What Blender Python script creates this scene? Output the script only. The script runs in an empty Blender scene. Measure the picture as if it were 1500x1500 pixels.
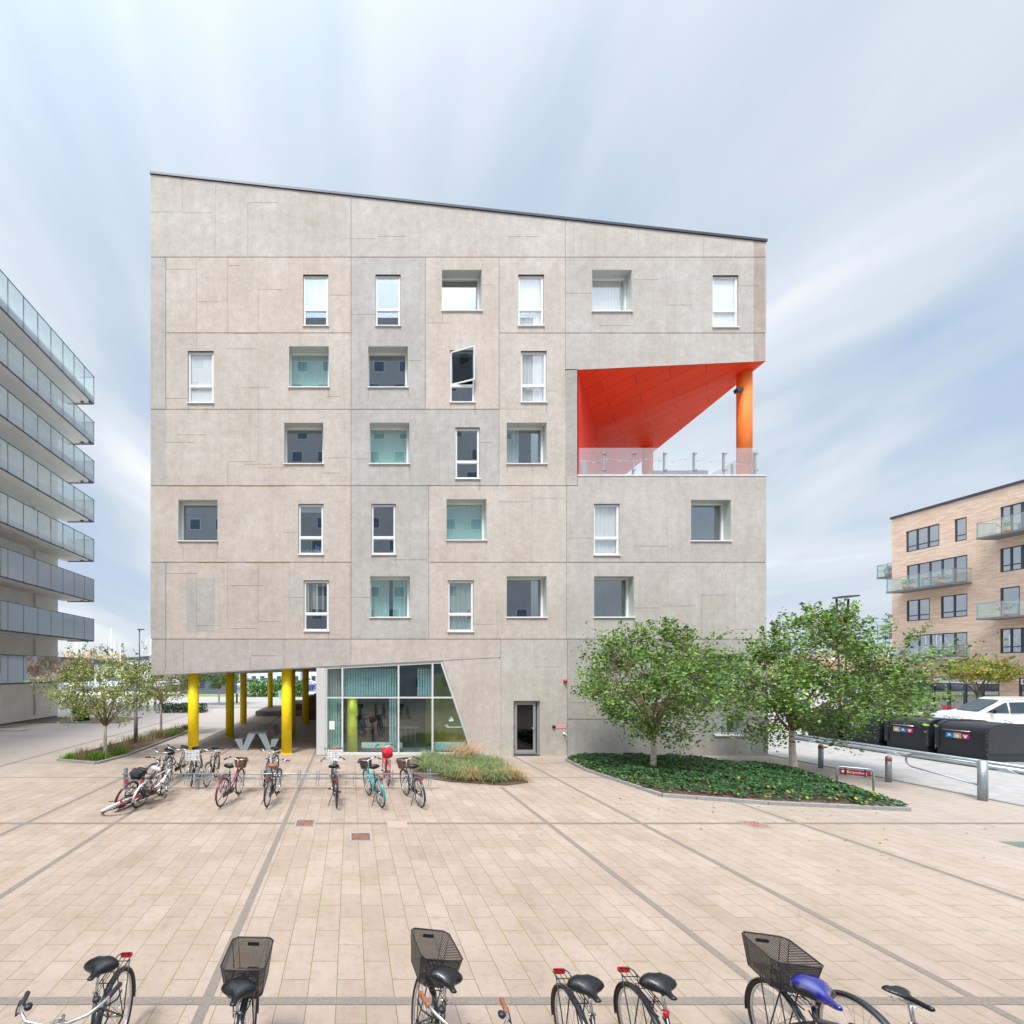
import bpy, bmesh, math, random
from math import sin, cos, pi, radians, sqrt, atan2
from mathutils import Vector, Matrix
R = random.Random(7)
S = bpy.context.scene
COL = S.collection
# ------------------------------------------------------------ camera
F, PX, PY, CZ = 630.0, 514.0, 983.0, 3.4
cam = bpy.data.cameras.new("camera"); camo = bpy.data.objects.new("camera", cam); COL.objects.link(camo)
camo.location = (0, 0, CZ); camo.rotation_euler = (pi/2, 0, 0)
cam.sensor_width = 36; cam.lens = F/1500*36; cam.shift_x = (750-PX)/1500; cam.shift_y = (PY-750)/1500
cam.clip_end = 3000; cam.clip_start = .05
S.camera = camo
# ------------------------------------------------------------ sky
SUN_EL, SUN_AZ = radians(64), radians(207)      # azimuth clockwise from +Y
SD = Vector((sin(SUN_AZ)*cos(SUN_EL), cos(SUN_AZ)*cos(SUN_EL), sin(SUN_EL)))
w = bpy.data.worlds.new("World"); S.world = w; w.use_nodes = True
nt = w.node_tree; nt.nodes.clear(); N = nt.nodes.new; L = nt.links.new
def wn(t, **k):
    n = N(t)
    for a, b in k.items(): setattr(n, a, b)
    return n
def wmath(op, a, b=None, clamp=False):
    n = wn('ShaderNodeMath', operation=op, use_clamp=clamp)
    for i, v in enumerate((a, b)):
        if v is None: continue
        if isinstance(v, (int, float)): n.inputs[i].default_value = v
        else: L(v, n.inputs[i])
    return n.outputs[0]
out = N('ShaderNodeOutputWorld'); bg = N('ShaderNodeBackground'); L(bg.outputs[0], out.inputs[0])
sky = wn('ShaderNodeTexSky', sky_type='NISHITA', sun_disc=False, sun_elevation=SUN_EL, sun_rotation=SUN_AZ)
sky.air_density = 1.2; sky.dust_density = 2.0
tc = N('ShaderNodeTexCoord'); sx = N('ShaderNodeSeparateXYZ'); L(tc.outputs['Generated'], sx.inputs[0])
zz = wmath('ADD', wmath('MAXIMUM', sx.outputs[2], 0.0), 0.22)
px_ = wmath('DIVIDE', sx.outputs[0], zz); py_ = wmath('DIVIDE', sx.outputs[1], zz)
cb = N('ShaderNodeCombineXYZ'); L(px_, cb.inputs[0]); L(wmath('MULTIPLY', py_, 0.48), cb.inputs[1])
mp = N('ShaderNodeMapping'); mp.inputs['Location'].default_value = (1.3, 4.2, 0); mp.inputs['Rotation'].default_value = (0, 0, .12)
L(cb.outputs[0], mp.inputs[0])
n1 = wn('ShaderNodeTexNoise'); n1.inputs['Scale'].default_value = 1.15; n1.inputs['Detail'].default_value = 4; n1.inputs['Roughness'].default_value = .5; n1.inputs['Distortion'].default_value = .9
L(mp.outputs[0], n1.inputs['Vector'])
n2 = wn('ShaderNodeTexNoise'); n2.inputs['Scale'].default_value = 3.6; n2.inputs['Detail'].default_value = 5; n2.inputs['Distortion'].default_value = .3
L(mp.outputs[0], n2.inputs['Vector'])
dens = wmath('ADD', wmath('ADD', wmath('MULTIPLY', n1.outputs[0], 0.80), wmath('MULTIPLY', n2.outputs[0], 0.22)), wmath('MULTIPLY', sx.outputs[0], -0.03))
rp = N('ShaderNodeValToRGB'); L(dens, rp.inputs[0])
e = rp.color_ramp.elements
e[0].position = .38; e[0].color = (4.5, 5.75, 7.6, 1)
e[1].position = .62; e[1].color = (9.4, 9.6, 9.8, 1)
for p, c in ((.44, (5.3, 6.4, 7.7, 1)), (.50, (6.4, 7.2, 8.1, 1)), (.56, (7.4, 8.0, 8.9, 1))):
    q = e.new(p); q.color = c
# paler towards the horizon
hz = N('ShaderNodeMapRange'); L(sx.outputs[2], hz.inputs[0]); hz.inputs[1].default_value = 0; hz.inputs[2].default_value = .4; hz.inputs[3].default_value = .55; hz.inputs[4].default_value = 0
mh = wn('ShaderNodeMix', data_type='RGBA'); L(hz.outputs[0], mh.inputs[0]); L(rp.outputs[0], mh.inputs[6]); mh.inputs[7].default_value = (6.9, 7.6, 8.3, 1)
# overcast is brighter round the veiled sun
dt = wn('ShaderNodeVectorMath', operation='DOT_PRODUCT'); L(tc.outputs['Generated'], dt.inputs[0]); dt.inputs[1].default_value = SD
gl = wmath('ADD', 1.0, wmath('MULTIPLY', wmath('POWER', wmath('MAXIMUM', dt.outputs['Value'], 0.0), 5.0), 5.5))
vm = wn('ShaderNodeVectorMath', operation='SCALE'); L(mh.outputs[2], vm.inputs[0]); L(gl, vm.inputs['Scale'])
mx = wn('ShaderNodeMix', data_type='RGBA'); mx.inputs[0].default_value = .93
L(sky.outputs[0], mx.inputs[6]); L(vm.outputs[0], mx.inputs[7])
L(mx.outputs[2], bg.inputs[0]); bg.inputs[1].default_value = 0.071
sun = bpy.data.lights.new("sun", 'SUN'); sun.energy = 2.5; sun.angle = radians(12); sun.color = (1, .95, .865)
so = bpy.data.objects.new("sun", sun); COL.objects.link(so); so.rotation_euler = SD.to_track_quat('Z', 'Y').to_euler()
S.view_settings.view_transform = 'Standard'; S.view_settings.look = 'None'; S.view_settings.gamma = 1
S.view_settings.exposure = 0.62
S.render.engine = 'CYCLES'; S.cycles.max_bounces = 8; S.cycles.transparent_max_bounces = 24
# ------------------------------------------------------------ helpers
def fx(x): return (x-PX)/36.5
def fz(y): return (1107.1-y)/36.5
FY = 17.26
def G(x, y, z=0.0):
    Y = F*(CZ-z)/(y-PY); return Vector(((x-PX)/F*Y, Y, z))
def P(x, y, Y): return Vector(((x-PX)/F*Y, Y, CZ-(y-PY)/F*Y))

class MB:
    def __init__(s): s.v = []; s.f = []; s.c = []; s.sm = []
    def add(s, vs, fs, col=None, smooth=False):
        o = len(s.v); s.v += [tuple(v) for v in vs]
        for f in fs: s.f.append(tuple(i+o for i in f)); s.c.append(col); s.sm.append(smooth)
        return s
    def box(s, x0, x1, y0, y1, z0, z1, col=None):
        v = [(x, y, z) for x in (x0, x1) for y in (y0, y1) for z in (z0, z1)]
        return s.add(v, [(0,1,3,2), (4,6,7,5), (0,4,5,1), (2,3,7,6), (0,2,6,4), (1,5,7,3)], col)
    def obox(s, c, ax, ay, az, col=None):          # oriented box: centre and three half vectors
        c, ax, ay, az = map(Vector, (c, ax, ay, az))
        v = [c+i*ax+j*ay+k*az for i in (-1,1) for j in (-1,1) for k in (-1,1)]
        return s.add(v, [(0,1,3,2), (4,6,7,5), (0,4,5,1), (2,3,7,6), (0,2,6,4), (1,5,7,3)], col)
    def rbox(s, x0, x1, y0, y1, z0, z1, r=.01, col=None):   # box with chamfered edges
        bm = bmesh.new(); bmesh.ops.create_cube(bm, size=1)
        for v in bm.verts: v.co = Vector(((x0+x1)/2+v.co.x*(x1-x0), (y0+y1)/2+v.co.y*(y1-y0), (z0+z1)/2+v.co.z*(z1-z0)))
        bmesh.ops.bevel(bm, geom=bm.edges[:], offset=r, segments=2, affect='EDGES')
        bm.verts.index_update()
        s.add([v.co[:] for v in bm.verts], [[v.index for v in f.verts] for f in bm.faces], col); bm.free(); return s
    def tube(s, pts, r, n=8, caps=True, col=None, closed=False, smooth=True):
        pts = [Vector(p) for p in pts]; m = len(pts)
        rs = r if isinstance(r, (list, tuple)) else [r]*m
        o = []; prev = None
        for i, p in enumerate(pts):
            if closed: t = pts[(i+1) % m]-pts[i-1]
            else: t = pts[min(i+1, m-1)]-pts[max(i-1, 0)]
            t.normalize()
            if prev is None:
                u = t.cross(Vector((0,0,1)))
                if u.length < .1: u = t.cross(Vector((0,1,0)))
            else: u = prev-t*prev.dot(t)
            u.normalize(); prev = u; w_ = t.cross(u)
            for k in range(n): a = 2*pi*k/n; o.append(p+(u*cos(a)+w_*sin(a))*rs[i])
        fs = [(i*n+k, i*n+(k+1) % n, ((i+1) % m)*n+(k+1) % n, ((i+1) % m)*n+k) for i in range(m if closed else m-1) for k in range(n)]
        s.add(o, fs, col, smooth)
        if caps and not closed:
            b = len(s.v)-len(o)
            s.f += [tuple(b+k for k in range(n))[::-1], tuple(b+(m-1)*n+k for k in range(n))]; s.c += [col]*2; s.sm += [False]*2
        return s
    def cyl(s, c, r, z0, z1, n=24, r2=None, col=None):
        return s.tube([(c[0], c[1], z0), (c[0], c[1], z1)], [r, r if r2 is None else r2], n, col=col)
    def lathe(s, c, prof, n=24, ax='z', col=None):
        o = []
        for r, h in prof:
            for k in range(n):
                a = 2*pi*k/n
                o.append((c[0]+r*cos(a), c[1]+r*sin(a), c[2]+h) if ax == 'z' else (c[0]+r*cos(a), c[1]+h, c[2]+r*sin(a)))
        fs = [(i*n+k, i*n+(k+1) % n, (i+1)*n+(k+1) % n, (i+1)*n+k) for i in range(len(prof)-1) for k in range(n)]
        return s.add(o, fs, col, True)
    def quad(s, a, b, c, d, col=None): return s.add([a, b, c, d], [(0,1,2,3)], col)
    def prism(s, poly, axis, a, b, col=None):       # 2-D polygon pushed along an axis
        def m(p, t): return {'x': (t, p[0], p[1]), 'y': (p[0], t, p[1]), 'z': (p[0], p[1], t)}[axis]
        n = len(poly)
        v = [m(p, a) for p in poly]+[m(p, b) for p in poly]
        return s.add(v, [tuple(range(n))[::-1], tuple(range(n, 2*n))]+[(i, (i+1) % n, n+(i+1) % n, n+i) for i in range(n)], col)
    def shift(s, d): s.v = [(a+d[0], b+d[1], c+d[2]) for a, b, c in s.v]; return s
    def xf(s, M): s.v = [tuple(M @ Vector(v)) for v in s.v]; return s
    def mesh(s, name, recalc=True):
        me = bpy.data.meshes.new(name); me.from_pydata(s.v, [], s.f)
        if any(c is not None for c in s.c):
            at = me.color_attributes.new('tint', 'FLOAT_COLOR', 'CORNER'); data = []
            for f, c in zip(s.f, s.c):
                c = c or (1, 1, 1); data += [c[0], c[1], c[2], 1.0]*len(f)
            at.data.foreach_set('color', data)
        me.polygons.foreach_set('use_smooth', s.sm)
        if recalc:
            bm = bmesh.new(); bm.from_mesh(me); bmesh.ops.recalc_face_normals(bm, faces=bm.faces); bm.to_mesh(me); bm.free()
        me.update(); return me

def tag(o, label=None, cat=None, group=None, kind=None):
    for k, v in (('label', label), ('category', cat), ('group', group), ('kind', kind)):
        if v: o[k] = v
    return o
def thing(name, label, cat, loc=(0,0,0), rz=0, group=None):
    o = bpy.data.objects.new(name, None); COL.objects.link(o); o.empty_display_size = .2
    o.location = loc; o.rotation_euler = (0, 0, rz); return tag(o, label, cat, group)
def wloc(p):
    v = Vector((0,0,0))
    while p is not None: v += p.location; p = p.parent
    return v
def part(name, mb, mat, parent=None, world=False, loc=(0,0,0), recalc=True, label=None):
    if isinstance(mb, MB):
        if world: mb.shift(-wloc(parent))
        me = mb.mesh(name, recalc)
    else: me = mb
    if mat and (not me.materials): me.materials.append(mat)
    o = bpy.data.objects.new(name, me); COL.objects.link(o); o.parent = parent; o.location = loc
    if label: o['label'] = label
    return o
def single(name, mb, mat, label, cat, group=None, kind=None, recalc=True):   # one-mesh top-level thing, origin at its base
    xs = [v[0] for v in mb.v]; ys = [v[1] for v in mb.v]; zs = [v[2] for v in mb.v]
    c = ((min(xs)+max(xs))/2, (min(ys)+max(ys))/2, min(zs))
    mb.shift((-c[0], -c[1], -c[2]))
    return tag(part(name, mb, mat, None, loc=c, recalc=recalc), label, cat, group, kind)
def struct(name, mb, mat): return tag(part(name, mb, mat), kind='structure')
def copy_tree(o, parent=None):
    c = o.copy(); COL.objects.link(c); c.parent = parent
    for ch in list(o.children): copy_tree(ch, c)
    return c
# ------------------------------------------------------------ materials
_m = {}
class NT:
    def __init__(s, name):
        s.m = bpy.data.materials.new(name); s.m.use_nodes = True; s.t = s.m.node_tree; s.b = s.t.nodes['Principled BSDF']; s.o = s.t.nodes['Material Output']
    def n(s, t, **k):
        n = s.t.nodes.new(t)
        for a, b in k.items():
            if a in n.inputs.keys(): n.inputs[a].default_value = b
            else: setattr(n, a, b)
        return n
    def l(s, a, b): s.t.links.new(a, b)
    def math(s, op, a, b=None, clamp=False):
        n = s.n('ShaderNodeMath', operation=op, use_clamp=clamp)
        for i, v in enumerate((a, b)):
            if v is None: continue
            if isinstance(v, (int, float)): n.inputs[i].default_value = v
            else: s.l(v, n.inputs[i])
        return n.outputs[0]
    def mix(s, f, a, b, bt='MIX'):
        n = s.n('ShaderNodeMix', data_type='RGBA', blend_type=bt)
        for i, v in ((0, f), (6, a), (7, b)):
            if isinstance(v, (int, float)): n.inputs[i].default_value = v
            elif isinstance(v, (tuple, list)): n.inputs[i].default_value = (*v[:3], 1)
            else: s.l(v, n.inputs[i])
        return n.outputs[2]
    def coord(s, scale=(1,1,1), kind='Object', rot=(0,0,0)):
        c = s.n('ShaderNodeTexCoord'); m = s.n('ShaderNodeMapping'); m.inputs['Scale'].default_value = scale; m.inputs['Rotation'].default_value = rot
        s.l(c.outputs[kind], m.inputs[0]); return m.outputs[0]
    def noise(s, scale, detail=3, vec=None, rough=.5):
        n = s.n('ShaderNodeTexNoise'); n.inputs['Scale'].default_value = scale; n.inputs['Detail'].default_value = detail; n.inputs['Roughness'].default_value = rough
        if vec is not None: s.l(vec, n.inputs['Vector'])
        return n.outputs[0]
    def rng(s, v, a, b, c, d):
        n = s.n('ShaderNodeMapRange'); s.l(v, n.inputs[0])
        for i, q in enumerate((a, b, c, d)): n.inputs[i+1].default_value = q
        return n.outputs[0]
    def bump(s, h, strength=.3, dist=.01):
        n = s.n('ShaderNodeBump'); n.inputs['Strength'].default_value = strength; n.inputs['Distance'].default_value = dist
        s.l(h, n.inputs['Height']); s.l(n.outputs[0], s.b.inputs['Normal'])
def simple(name, col, rough=.5, metal=0, var=.12, scale=6, bump=0, spec=.5, coat=0):
    if name in _m: return _m[name]
    t = NT(name); v = t.coord()
    nz = t.noise(scale, 4, v)
    a = tuple(c*(1-var) for c in col); b = tuple(min(1, c*(1+var)) for c in col)
    t.l(t.mix(t.rng(nz, .3, .7, 0, 1), a, b), t.b.inputs['Base Color'])
    t.b.inputs['Roughness'].default_value = rough; t.b.inputs['Metallic'].default_value = metal; t.b.inputs['Specular IOR Level'].default_value = spec
    t.b.inputs['Coat Weight'].default_value = coat
    if bump: t.bump(t.noise(scale*12, 3, v), bump, .004)
    _m[name] = t.m; return t.m
def glass(name, tint, refl=.25, alpha=.0, body=(.8,.85,.85), rough=0.0):
    """pane: mirror part + clear part + a little diffuse body (frosting)"""
    if name in _m: return _m[name]
    t = NT(name); g = t.n('ShaderNodeBsdfGlossy'); g.inputs['Roughness'].default_value = rough; g.inputs['Color'].default_value = (.95, .97, 1, 1)
    tr = t.n('ShaderNodeBsdfTransparent'); tr.inputs[0].default_value = (*tint, 1)
    df = t.n('ShaderNodeBsdfDiffuse'); df.inputs[0].default_value = (*body, 1)
    m1 = t.n('ShaderNodeMixShader'); m1.inputs[0].default_value = alpha; t.l(tr.outputs[0], m1.inputs[1]); t.l(df.outputs[0], m1.inputs[2])
    lw = t.n('ShaderNodeLayerWeight'); lw.inputs[0].default_value = .5
    f = t.math('ADD', t.math('MULTIPLY', t.math('POWER', lw.outputs['Facing'], 4.0), .6), refl, True)
    m2 = t.n('ShaderNodeMixShader'); t.l(f, m2.inputs[0]); t.l(m1.outputs[0], m2.inputs[1]); t.l(g.outputs[0], m2.inputs[2])
    t.l(m2.outputs[0], t.o.inputs[0]); _m[name] = t.m; return t.m
def m_concrete():
    t = NT('weathered_concrete'); v = t.coord(); a = t.n('ShaderNodeVertexColor'); a.layer_name = 'tint'
    big = t.noise(.45, 5, v, .6); mid = t.noise(3.2, 5, v, .65); fine = t.noise(38, 3, v, .7)
    st = t.noise(1.0, 6, t.coord((3.4, 3.4, .22)), .7)
    st2 = t.noise(1.0, 5, t.coord((16, 16, 1.1)), .7)
    c = t.mix(t.rng(big, .35, .68, 0, .5), a.outputs[0], (.72, .68, .63), 'MULTIPLY')
    c = t.mix(t.rng(mid, .35, .7, 0, .7), c, (.74, .73, .71), 'MULTIPLY')
    c = t.mix(t.rng(st, .45, .78, 0, .32), c, (.62, .59, .55), 'MULTIPLY')
    c = t.mix(t.rng(fine, .35, .75, 0, .6), c, (.52, .51, .50), 'MULTIPLY')
    c = t.mix(t.rng(t.noise(13, 5, t.coord((1, 1, .8)), .85), .38, .66, 0, .55), c, (.70, .69, .67), 'MULTIPLY')
    # pitted dark specks gathered in patches
    pk = t.math('MULTIPLY', t.rng(t.noise(26, 4, t.coord((1.3, 1, .6)), .8), .56, .64, 0, 1), t.rng(t.noise(.7, 3, t.coord((1, 1, 1))), .5, .66, 0, 1))
    c = t.mix(t.math('MULTIPLY', pk, .7), c, (.30, .31, .31))
    pk2 = t.math('MULTIPLY', t.rng(st2, .66, .74, 0, .7), t.rng(t.noise(.35, 3, v), .48, .62, 0, .5))
    c = t.mix(pk2, c, (.34, .33, .31))
    t.l(c, t.b.inputs['Base Color']); t.b.inputs['Roughness'].default_value = .85; t.b.inputs['Specular IOR Level'].default_value = .25
    t.bump(t.math('ADD', fine, mid), .25, .01); return t.m
def m_paving():
    t = NT('concrete_pavers'); tcn = t.n('ShaderNodeTexCoord'); sp = t.n('ShaderNodeSeparateXYZ'); t.l(tcn.outputs['Object'], sp.inputs[0])
    # columns run along Y: swap so the brick texture's rows become columns
    cbn = t.n('ShaderNodeCombineXYZ'); t.l(t.math('ADD', sp.outputs[1], 300.06), cbn.inputs[0]); t.l(t.math('ADD', sp.outputs[0], 300.2), cbn.inputs[1])
    br = t.n('ShaderNodeTexBrick'); t.l(cbn.outputs[0], br.inputs['Vector']); br.offset = .5
    br.inputs['Scale'].default_value = 1; br.inputs['Brick Width'].default_value = .6; br.inputs['Row Height'].default_value = .304; br.inputs['Mortar Size'].default_value = .0045
    br.inputs['Mortar Smooth'].default_value = .15; br.inputs['Bias'].default_value = 0
    br.inputs['Color1'].default_value = (.40, .32, .27, 1); br.inputs['Color2'].default_value = (.445, .362, .308, 1); br.inputs['Mortar'].default_value = (0, 0, 0, 1)
    v = t.coord(); c = br.outputs['Color']
    big = t.noise(.16, 5, v, .6); mid = t.noise(1.1, 5, v, .6); fine = t.noise(70, 3, v, .75); spot = t.noise(9, 4, v, .7)
    c = t.mix(t.rng(big, .4, .66, 0, .5), c, (.80, .78, .78), 'MULTIPLY')
    c = t.mix(t.rng(mid, .4, .75, 0, .8), c, (.78, .77, .68), 'MULTIPLY')
    c = t.mix(t.rng(spot, .5, .75, 0, .6), c, (.70, .68, .60), 'MULTIPLY')
    c = t.mix(t.rng(t.noise(2.2, 6, t.coord((1, .35, 1), rot=(0, 0, .5)), .75), .56, .72, 0, .5), c, (.72, .70, .68), 'MULTIPLY')
    c = t.mix(t.rng(fine, .3, .75, 0, .5), c, (.66, .64, .62), 'MULTIPLY')
    # greyer, paler slab colour away from the square's middle
    dx = t.rng(sp.outputs[0], 5, 15, 0, .45); c = t.mix(dx, c, (.41, .365, .34))
    dy = t.rng(sp.outputs[1], 17.5, 24, 0, .8); c = t.mix(dy, c, t.mix(mid, (.45, .41, .395), (.54, .50, .485)))
    dw = t.math('MULTIPLY', t.rng(sp.outputs[0], -8, -14, 0, .6), t.rng(sp.outputs[1], 8, 13, 0, 1)); c = t.mix(dw, c, (.44, .39, .37))
    moss = t.math('MULTIPLY', t.rng(t.noise(.55, 4, v, .6), .40, .52, 0, 1), t.rng(sp.outputs[1], 13, 8, .15, 1))
    mc = t.mix(moss, (.20, .155, .12), (.19, .22, .05))
    c = t.mix(t.rng(br.outputs['Fac'], 0, 1, 0, .85), c, mc)
    mf = t.math('MULTIPLY', t.rng(t.noise(.5, 5, t.coord((1, .8, 1)), .7), .60, .74, 0, .5), t.rng(sp.outputs[1], 9, 10.5, .25, 1))
    c = t.mix(t.math('MULTIPLY', mf, t.rng(sp.outputs[1], 13, 16, 1, 0)), c, (.33, .31, .14))
    # hairline cracks
    vo = t.n('ShaderNodeTexVoronoi', feature='DISTANCE_TO_EDGE'); wv = t.n('ShaderNodeVectorMath', operation='ADD')
    nn = t.n('ShaderNodeTexNoise'); nn.inputs['Scale'].default_value = 2.0; t.l(v, nn.inputs['Vector']); vsc = t.n('ShaderNodeVectorMath', operation='SCALE'); vsc.inputs['Scale'].default_value = .3; t.l(nn.outputs['Color'], vsc.inputs[0]); t.l(v, wv.inputs[0]); t.l(vsc.outputs[0], wv.inputs[1])
    t.l(wv.outputs[0], vo.inputs['Vector']); vo.inputs['Scale'].default_value = .55
    cr = t.math('MULTIPLY', t.rng(vo.outputs['Distance'], 0, .005, .28, 0), t.rng(t.noise(.9, 2, v), .5, .56, 0, 1))
    c = t.mix(cr, c, (.2, .16, .12))
    t.l(c, t.b.inputs['Base Color']); t.l(t.rng(mid, .3, .7, .62, .85), t.b.inputs['Roughness']); t.b.inputs['Specular IOR Level'].default_value = .12
    t.bump(t.math('SUBTRACT', t.math('MULTIPLY', fine, .4), br.outputs['Fac']), .35, .006); return t.m
def m_brick():
    t = NT('pale_brick'); tcn = t.n('ShaderNodeTexCoord'); sp = t.n('ShaderNodeSeparateXYZ'); t.l(tcn.outputs['Object'], sp.inputs[0])
    cbn = t.n('ShaderNodeCombineXYZ'); t.l(t.math('ADD', sp.outputs[0], sp.outputs[1]), cbn.inputs[0]); t.l(sp.outputs[2], cbn.inputs[1])
    br = t.n('ShaderNodeTexBrick'); t.l(cbn.outputs[0], br.inputs['Vector']); br.inputs['Scale'].default_value = 1
    br.inputs['Brick Width'].default_value = .52; br.inputs['Row Height'].default_value = .1; br.inputs['Mortar Size'].default_value = .008; br.offset = .37
    br.inputs['Color1'].default_value = (.66, .46, .34, 1); br.inputs['Color2'].default_value = (.78, .60, .48, 1); br.inputs['Mortar'].default_value = (.55, .42, .34, 1)
    c = t.mix(t.rng(t.noise(1.0, 4, t.coord((1, 1, 14))), .5, .72, 0, .55), br.outputs['Color'], (.62, .52, .46), 'MULTIPLY')
    t.l(c, t.b.inputs['Base Color']); t.b.inputs['Roughness'].default_value = .85; t.bump(br.outputs['Fac'], .3, .01); return t.m
def m_tinted(name, rough=.6, trans=.0, spec=.4):      # colour comes per leaf from the mesh
    t = NT(name); a = t.n('ShaderNodeVertexColor'); a.layer_name = 'tint'
    c = t.mix(t.rng(t.noise(9, 3, t.coord()), .3, .7, 0, .35), a.outputs[0], (.7, .7, .62), 'MULTIPLY')
    t.l(c, t.b.inputs['Base Color']); t.b.inputs['Roughness'].default_value = rough; t.b.inputs['Specular IOR Level'].default_value = spec
    if trans:
        tl = t.n('ShaderNodeBsdfTranslucent'); t.l(c, tl.inputs[0]); mxs = t.n('ShaderNodeMixShader'); mxs.inputs[0].default_value = trans
        t.l(t.b.outputs[0], mxs.inputs[1]); t.l(tl.outputs[0], mxs.inputs[2]); t.l(mxs.outputs[0], t.o.inputs[0])
    return t.m
def m_bark():
    t = NT('birch_bark'); v = t.coord((1, 1, 1)); s1 = t.noise(1, 4, t.coord((9, 9, 38)), .6)
    c = t.mix(t.rng(t.noise(5, 3, v), .3, .7, 0, 1), (.72, .66, .58), (.58, .48, .40)); c = t.mix(t.rng(s1, .6, .68, 0, .8), c, (.12, .09, .07))
    t.l(c, t.b.inputs['Base Color']); t.b.inputs['Roughness'].default_value = .8; t.bump(s1, .3, .01); return t.m
def m_meshweave():
    t = NT('black_wire_mesh'); tcn = t.n('ShaderNodeTexCoord')
    def fam(d):
        q = t.n('ShaderNodeVectorMath', operation='DOT_PRODUCT'); t.l(tcn.outputs['Object'], q.inputs[0]); q.inputs[1].default_value = d
        return t.math('LESS_THAN', t.math('FRACT', t.math('ADD', t.math('MULTIPLY', q.outputs['Value'], 100.), 500.)), .48)
    f = t.math('MAXIMUM', fam((1, 1, 1)), fam((1.3, -.8, .8)))
    t.b.inputs['Base Color'].default_value = (.018, .018, .022, 1); t.b.inputs['Roughness'].default_value = .45
    tr = t.n('ShaderNodeBsdfTransparent'); ms = t.n('ShaderNodeMixShader'); t.l(f, ms.inputs[0]); t.l(tr.outputs[0], ms.inputs[1]); t.l(t.b.outputs[0], ms.inputs[2]); t.l(ms.outputs[0], t.o.inputs[0])
    return t.m
def m_redpanel():
    t = NT('orange_red_cladding'); v = t.coord((1, 1, 1), rot=(0, 0, .72))
    br = t.n('ShaderNodeTexBrick'); t.l(v, br.inputs['Vector']); br.offset = .5; br.inputs['Scale'].default_value = 1; br.inputs['Brick Width'].default_value = 2.2; br.inputs['Row Height'].default_value = .66
    br.inputs['Mortar Size'].default_value = .010; br.inputs['Color1'].default_value = (.93, .075, .018, 1); br.inputs['Color2'].default_value = (.88, .06, .015, 1); br.inputs['Mortar'].default_value = (.45, .022, .01, 1)
    t.l(br.outputs['Color'], t.b.inputs['Base Color']); t.b.inputs['Roughness'].default_value = .5; t.b.inputs['Specular IOR Level'].default_value = .2; return t.m
M_CON = m_concrete(); M_PAVE = m_paving(); M_LEAF = m_tinted('birch_leaves', .5, .22, .35); M_GRASS = m_tinted('grass_blades', .6, .25); M_IVY = m_tinted('ivy_leaves', .45, .15, .35)
M_BARK = m_bark(); M_MESH = m_meshweave(); M_RED = m_redpanel(); M_BRICK = m_brick()
M_WHITE = simple('white_window_paint', (.80, .80, .79), .35, var=.03)
M_REVL = simple('pale_metal_reveal', (.50, .54, .51), .4, var=.05, metal=.25)
M_DARKM = simple('dark_zinc', (.07, .075, .09), .45, metal=.5)
M_YEL = simple('yellow_paint', (.90, .67, .014), .55, var=.07, scale=3, spec=.2)
M_ORA = simple('orange_paint', (.95, .235, .05), .55, var=.06, scale=3, spec=.2)
M_GALV = simple('galvanised_steel', (.33, .38, .41), .42, metal=.55, var=.2, scale=25)
M_LGREY = simple('light_grey_panel', (.58, .58, .57), .5, var=.04)
M_ROOM = simple('dim_room', (.16, .15, .15), .8)
M_DARK = simple('dark_room', (.03, .028, .03), .8)
M_SOIL = simple('brown_soil', (.14, .085, .06), .95, var=.4, scale=30, bump=.6)
M_KERB = simple('granite_kerb', (.30, .30, .29), .8, var=.25, scale=40)
M_STRIP = simple('grey_granite_setts', (.22, .19, .165), .9, var=.2, scale=60, bump=.3, spec=.1)
M_ASPH = simple('pale_asphalt', (.345, .33, .325), .9, var=.12, scale=3, bump=.2)
M_LAWN = simple('lawn_green', (.15, .24, .035), .95, var=.35, scale=4)
M_BLK = simple('black_plastic', (.016, .018, .023), .42, var=.25, scale=40)
M_RUB = simple('tyre_rubber', (.022, .021, .021), .75, var=.2)
M_CHR = simple('polished_alloy', (.62, .62, .63), .25, metal=.9, var=.08)
M_TAIL = simple('red_reflector', (.55, .012, .02), .22, var=.05)
# ============================================================ SETTING
g = MB(); g.quad((-900, -200, 0), (900, -200, 0), (900, 1500, 0), (-900, 1500, 0)); struct('ground', g, M_PAVE)
rd = MB()      # road surface beyond the bollards and behind the square
rd.quad((17.0, -5, .004), (60, -5, .004), (60, 70, .004), (17.0, 70, .004)); struct('road', rd, M_ASPH)
rd = MB(); rd.quad((-60, 39.5, .004), (16.99, 39.5, .004), (16.99, 57, .004), (-60, 57, .004)); struct('quay_road', rd, M_ASPH)
rd = MB(); rd.quad((-70, 57, .006), (90, 57, .006), (90, 62, .006), (-70, 62, .006)); rd.quad((21.5, 25, .008), (27, 25, .008), (27, 32, .008), (21.5, 32, .008)); struct('lawn', rd, M_LAWN)
rd = MB(); rd.quad((-400, 71, .004), (400, 71, .004), (400, 190, .004), (-400, 190, .004)); struct('harbour_water', rd, simple('harbour_water', (.22, .28, .32), .12, var=.1, scale=.5))
st = MB(); z = .004
def strip_x(x, y0, y1, w=.11): st.quad((x-w/2, y0, z), (x+w/2, y0, z), (x+w/2, y1, z), (x-w/2, y1, z))
for x, y1 in ((-7.27, 39), (-5.28, 39), (-1.49, 39), (4.4, 12.6), (6.48, 17.2), (10.0, 12.2), (-12.5, 39)): strip_x(x, -4, y1)
z = .0052
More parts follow.
